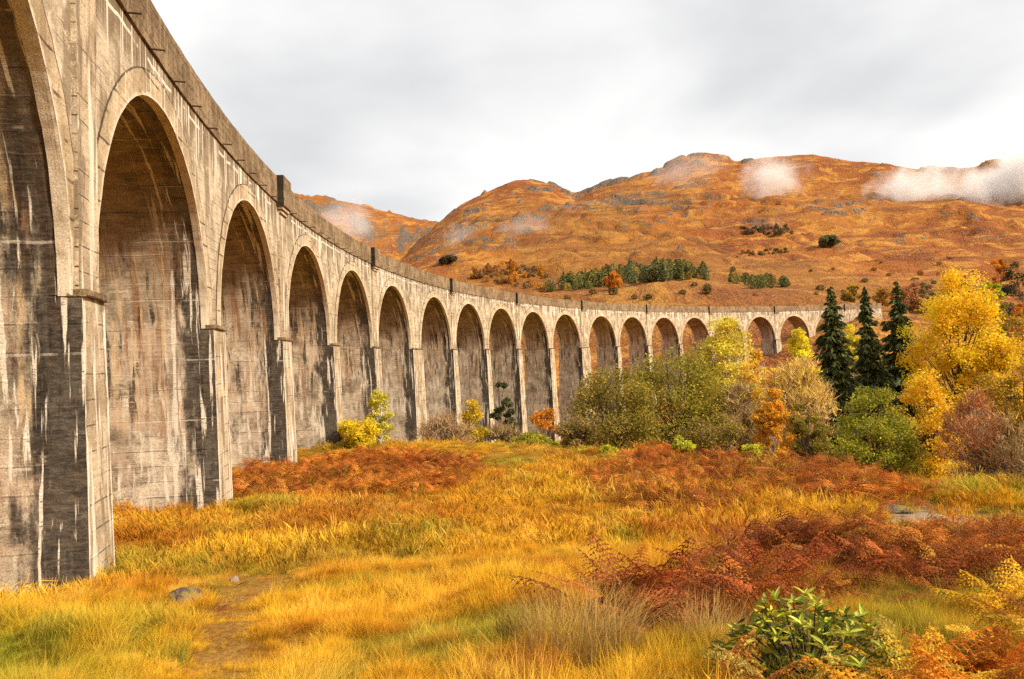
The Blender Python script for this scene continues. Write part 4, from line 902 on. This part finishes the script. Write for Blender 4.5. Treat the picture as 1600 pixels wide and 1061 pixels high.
for px, py, a, b_, c_, mt, sd, lab in ((293, 940, .30, .26, .24, stone_m, 3, 'mossy brown boulder half sunk in the grass beside the worn path'), (362, 916, .14, .12, .14, pale_m, 4, 'small pale stone beside the worn path near the boulder'), (285, 973, .07, .06, .05, pale_m, 5, 'tiny pale pebble lying on the worn path'),
        (1392, 789, .75, .5, .20, stone_m, 6, 'dark flat rock at the top edge of the bare ground'), (1440, 795, .7, .45, .10, pale_m, 7, 'low pale rock lying in the middle of the bare ground'), (1500, 806, .8, .5, .08, pale_m, 8, 'broad flat pale slab toward the dark bracken end of the bare ground'), (1420, 806, .4, .3, .12, pale_m, 9, 'small pale rock on the bare ground next to the mossy green turf')):
    X, Y = gp(px, py); o = link('rock', rock_mesh(a, b_, c_, sd, mt), None, lab, 'rock', 'stones in the meadow', loc=(X, Y, float(ground_h(X, Y)) + c_ * .08))

for k in range(14):
    X, Y = gp(rng.uniform(1365, 1590), rng.uniform(786, 822)); a = rng.uniform(.08, .22); link('stone', rock_mesh(a, a * rng.uniform(.6, 1), a * .5, 20 + k, pale_m if k % 3 else stone_m), None, 'small loose %s stone lying on the bare ground beyond the dark bracken' % ('pale' if k % 3 else 'mossy brown'), 'stone', 'loose stones on the bare ground', loc=(X, Y, float(ground_h(X, Y)) + a * .15))
# rhododendron: stems and whorls of long leaves, each leaf its own piece
def rhododendron(label, px, py, w, h, seed, whorls, per=7):
    g_ = np.random.default_rng(seed); X, Y = gp(px, py); root = bpy.data.objects.new('rhododendron_bush', None); COL.objects.link(root); root.location = (X, Y, float(ground_h(X, Y)) - .02); root['label'] = label; root['category'] = 'bush'
    q = np.linspace(0, 1, 6); wd = np.array([.004, .011, .0135, .012, .008, .001]); L = .095
    V = []
    for i in range(6): V += [(L * q[i], -wd[i], .006 * (1 if i else 0) - .02 * q[i] ** 2), (L * q[i], 0, -.02 * q[i] ** 2 - .002), (L * q[i], wd[i], .006 * (1 if i else 0) - .02 * q[i] ** 2)]
    F = [[3 * i + j, 3 * i + j + 1, 3 * i + j + 4, 3 * i + j + 3] for i in range(5) for j in range(2)]
    sh = np.ones((18, 4)); sh[1::3, :3] = 1.25
    lm = np_mesh('leaf', np.array(V), np.array(F), None, [own_material('glossy evergreen leaf', .25, .38, .5)], smooth=True, colors={'shade': sh})
    paths = []
    for k in range(whorls):
        a = g_.uniform(0, 2 * PI); rr_ = math.sqrt(g_.uniform()) ; zt = h * (1 - .55 * rr_ ** 2) * g_.uniform(.55, 1.05); tip = np.array([w * rr_ * math.cos(a), w * rr_ * math.sin(a), zt]); b0 = tip * np.array([.15, .15, 0]); qq = np.linspace(0, 1, 5)[:, None]
        P = b0 + (tip - b0) * qq; P[:, 2] = tip[2] * qq[:, 0] ** .8; paths.append((P, np.linspace(.010, .004, 5)))
        col = np.array([.32, .38, .025]) * g_.uniform(.6, 1.6); col = col * .75 + np.array([.10, .07, .005]) * g_.uniform(0, 2)
        for j in range(per):
            o = link('leaf', lm, root); o.location = tip + np.array([0, 0, g_.uniform(-.025, .01)]); o.rotation_euler = (g_.normal() * .35, -g_.uniform(-.1, 1.0), 2 * PI * j / per + g_.normal() * .25); s_ = g_.uniform(.75, 1.2); o.scale = (s_, s_, s_); o.color = (*np.clip(col * g_.uniform(.8, 1.2), 0, 1), 1)
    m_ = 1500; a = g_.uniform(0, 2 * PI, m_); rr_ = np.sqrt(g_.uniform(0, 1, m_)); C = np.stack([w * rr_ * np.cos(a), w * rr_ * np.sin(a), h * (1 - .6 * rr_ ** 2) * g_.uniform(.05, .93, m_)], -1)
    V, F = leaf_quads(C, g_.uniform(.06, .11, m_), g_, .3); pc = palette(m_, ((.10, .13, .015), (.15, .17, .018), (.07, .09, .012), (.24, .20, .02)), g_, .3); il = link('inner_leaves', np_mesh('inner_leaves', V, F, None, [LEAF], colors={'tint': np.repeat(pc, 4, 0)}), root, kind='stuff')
    V, F = tubes(paths, 5); link('stems', np_mesh('stems', V, F, None, [BARK], smooth=True), root)
rhododendron('evergreen bush with whorls of long glossy green leaves in front of the bracken', 1265, 1050, .60, .62, 301, 58, 5)

def bracken_plant(label, px, py, nf, L, color, seed, lift=.0):
    g_ = np.random.default_rng(seed); X, Y = gp(px, py); root = bpy.data.objects.new('bracken_plant', None); COL.objects.link(root); root.location = (X, Y, float(ground_h(X, Y)) - .03); root['label'] = label; root['category'] = 'fern'; root['group'] = 'single bracken plants at the front'
    for i in range(nf):
        o = link('frond', frond_mesh(g_, L * g_.uniform(.75, 1.15), FROND, droop=g_.uniform(.35, .75), curl=g_.uniform(.15, .4), pairs=11, sub=8, tri=.40), root); o.rotation_euler = (g_.normal() * .15, g_.uniform(-.1, .35), 2 * PI * i / nf + g_.normal() * .4); o.color = (*np.clip(np.array(color) * g_.uniform(.75, 1.25), 0, 1), 1); o.location = (g_.normal() * .04, g_.normal() * .04, 0)
for px, py, nf, L, c_, lab in ((1225, 1085, 5, .62, (.62, .46, .10), 'pale gold bracken plant below the evergreen bush'), (1345, 1072, 6, .66, (.66, .48, .10), 'bright straw bracken plant between the evergreen bush and the golden yellow plant'), (1420, 1060, 6, .60, (.72, .42, .03), 'golden yellow bracken plant next to the bright straw one'),
        (1565, 985, 7, .62, (.78, .48, .03), 'yellow bracken plant standing above the orange bed'), (1500, 1050, 6, .6, (.66, .25, .025), 'orange bracken plant at the lower edge of the mossy turf'), (1130, 1090, 5, .55, (.50, .20, .04), 'rust brown bracken plant between the straw tussock and the evergreen bush'), (1590, 1075, 6, .65, (.62, .20, .02), 'deep orange bracken plant beside the vivid orange one'), (1290, 925, 5, .6, (.62, .25, .03), 'orange bracken plant rising behind the evergreen bush'),
        (1455, 1095, 7, .62, (.86, .56, .05), 'bright yellow bracken plant between the golden and the orange plants'), (1385, 1110, 6, .55, (.80, .42, .04), 'amber bracken plant at the foot of the bright straw one'), (1540, 1110, 7, .62, (.78, .30, .02), 'vivid orange bracken plant below the yellow one')):
    bracken_plant(lab, px, py, nf, L, c_, 400 + px)

# ------------------------------------------------------------------ far woods and scrub on the hills
def hp(px, py, r0=300., r1=1600.):
    v = ray(px, py); ys = np.linspace(r0, r1, 500); h = ground_h(v[0] * ys, ys, True); b_ = np.nonzero(v[2] * ys <= h)[0]; yy = ys[b_[0]] if len(b_) else None
    return None if yy is None else (v[0] * yy, yy, float(ground_h(v[0] * yy, yy)))
FARLEAF = tinted_material('far foliage', .25)
def far_tree(rg, H, w, shape, n, leaf):
    t_ = rg.uniform(0, 1, n); p = PROF[shape](t_); ph = rg.uniform(0, 2 * PI, n); rad = w * p * rg.uniform(.3, 1, n) ** .5 * (1 + .25 * np.sin(3 * ph)); C = np.stack([rad * np.cos(ph), rad * np.sin(ph), t_ * H * .97 + .03], -1); V, F = leaf_quads(C, leaf * rg.uniform(.6, 1.3, n), rg, .75); s_ = np.repeat(rg.uniform(.55, 1.3, n), 4)
    return np_mesh('far', V, F, None, [FARLEAF], colors={'shade': np.stack([s_, s_, s_, np.ones_like(s_)], -1)})
FT = [('pine', far_tree(rg, 9, 3.0, 'egg', 420, 1.0)), ('pine', far_tree(rg, 7.5, 3.4, 'round', 420, 1.0)), ('cone', far_tree(rg, 11, 2.3, 'cone', 460, 1.1)), ('bush', far_tree(rg, 4.5, 2.6, 'round', 300, .9)), ('bush', far_tree(rg, 3.5, 2.8, 'round', 260, .9))]
def far_wood(name, label, poly, n, idxs, cols, s0, s1, seed):
    g_ = np.random.default_rng(seed); P = np.array(poly, float); lo = P.min(0); hi = P.max(0); pts = []
    while len(pts) < n:
        q = g_.uniform(lo, hi); ins = False
        for i in range(len(P)):
            a, b_ = P[i], P[(i + 1) % len(P)]
            if (a[1] > q[1]) != (b_[1] > q[1]) and q[0] < (b_[0] - a[0]) * (q[1] - a[1]) / (b_[1] - a[1]) + a[0]: ins = not ins
        if ins:
            h = hp(*q)
            pts.append(h if h else (0, 900, -50))
    n = len(pts); pts = np.array(pts); sc_ = g_.uniform(s0, s1, (n, 1)) * np.ones((1, 3)); tint = palette(n, cols, g_, .25); rot = np.stack([g_.normal(size=n) * .04, g_.normal(size=n) * .04, g_.uniform(0, 6.28, n)], -1)
    instancer(name, label, FT, pts - np.array([0, 0, .3]), rot, sc_, g_.choice(idxs, n), tint)
PINE = ((.14, .16, .06), (.18, .19, .07), (.20, .20, .06), (.25, .22, .06))
far_wood('pine_plantation', 'dark green pine plantation on the moor above the middle of the viaduct', [(842, 458), (930, 452), (1000, 443), (1110, 439), (1100, 428), (1040, 417), (980, 424), (920, 437), (870, 451)], 190, [0, 1, 1, 0, 2], PINE + ((.34, .24, .05),), .45, 1.15, 1)
far_wood('pine_wood', 'small pine wood on the moor next to the larger plantation', [(1140, 447), (1180, 452), (1236, 450), (1232, 440), (1190, 437), (1140, 440)], 40, [0, 1, 3], PINE, .4, .95, 2)
far_wood('hill_wood', 'dark scrub wood high on the middle of the hillside', [(1150, 370), (1240, 366), (1230, 354), (1160, 358)], 60, [3, 4, 4, 0], ((.15, .12, .05), (.18, .12, .05), (.12, .11, .045)), .4, .9, 3)
far_wood('scrub_strip', 'thin dark strip of scrub below the hillside wood', [(1145, 403), (1230, 396), (1228, 390), (1160, 396)], 44, [3, 4], ((.20, .13, .04), (.16, .12, .04)), .3, .7, 4)
far_wood('birch_scrub', 'scattered orange birch scrub on the slope above the viaduct', [(735, 440), (860, 458), (850, 420), (790, 410), (740, 420)], 95, [0, 3, 4, 4], ORANGE + BROWN + ((.48, .26, .04),), .6, 1.1, 5)
far_wood('moor_scrub', 'scattered low brown and olive bushes across the lower moor', [(880, 470), (1300, 468), (1600, 470), (1600, 400), (1300, 410), (1050, 430)], 55, [3, 4, 4], ((.20, .13, .04), (.30, .15, .03), (.13, .10, .03), (.36, .19, .03)), .4, .9, 6)
for px, py_b, py_t, w, cols, nm, cat, lab, sh, sd in ((957, 452, 418, 30, ORANGE, 'larch_tree', 'larch', 'orange larch standing in front of the pine plantation', 'egg', 501), (1295, 386, 369, 32, ((.10, .10, .04), (.13, .12, .045)), 'hill_bush', 'bush', 'lone dark round bush on the open hillside', 'round', 502), (700, 413, 400, 24, ((.07, .06, .03), (.10, .075, .03)), 'hill_thicket', 'thicket', 'dark thicket low on the slope under the rounded knoll of the hill', 'round', 503)):
    h = hp(px, py_b)
    if h: B(nm, lab, cat, px, py_t, w, h[1], sh, cols, 1300, .0, clumps=24, seed=sd, stems=2, trunk_r=.15, leafk=.0026)

# ------------------------------------------------------------------ mist clinging to the hillside
def mist(label, px, py, wpx, hpx, Y, dens, seed):
    c = ray(px, py) * Y; me = bpy.data.meshes.new('mist'); import bmesh
    bm = bmesh.new(); bmesh.ops.create_icosphere(bm, subdivisions=3, radius=1.0); bm.to_mesh(me); bm.free()
    m, t = new_mat('mist ' + str(seed)); p = t.obj(); ln = t.n.new('ShaderNodeVectorMath'); ln.operation = 'LENGTH'; t.l.new(p, ln.inputs[0])
    n1 = t.noise(t.vmath('ADD', t.vmath('MULTIPLY', p, (wpx / hpx, wpx / hpx, 1.0)), (seed * 3.1, seed * 1.7, 0)), 1.5, 5, .62, .5)
    fall = t.math('SUBTRACT', 1.0, t.sstep(t.math('ADD', ln.outputs['Value'], t.math('MULTIPLY', t.math('SUBTRACT', n1, .5), 1.9)), .05, .80))
    v = t.n.new('ShaderNodeVolumePrincipled'); v.inputs['Color'].default_value = (.985, .975, .96, 1); v.inputs['Anisotropy'].default_value = .2; t.l.new(t.math('MULTIPLY', fall, dens), v.inputs['Density'])
    out = t.n.new('ShaderNodeOutputMaterial'); t.l.new(v.outputs[0], out.inputs['Volume']); me.materials.append(m)
    o = link('mist', me, None, label, None, None, 'stuff', c); k = Y / FPX; o.scale = (wpx * k * .62, wpx * k * .5, hpx * k * .62); o.rotation_euler = (0, -.15, 0)
mist('thick bank of white mist on the shoulder of the hill', 1612, 303, 280, 170, 1060, .11, 1)
mist('puffy patch of mist between the small puff and the thick bank', 1428, 298, 145, 96, 1100, .07, 2)
mist('small puff of mist under the highest tops', 1207, 279, 110, 88, 1140, .045, 3)
mist('thin wisp of mist on the separate smooth hill behind the parapet', 545, 347, 105, 88, 1600, .018, 4)
mist('faint wisp of mist on the slope below the rounded top', 820, 357, 100, 54, 1030, .014, 5)
mist('faint low wisp of mist near the notch between the two hills', 716, 368, 80, 46, 1040, .013, 6)
mist('thin veil of mist across the crags of the highest top', 1070, 265, 150, 58, 1200, .008, 7)
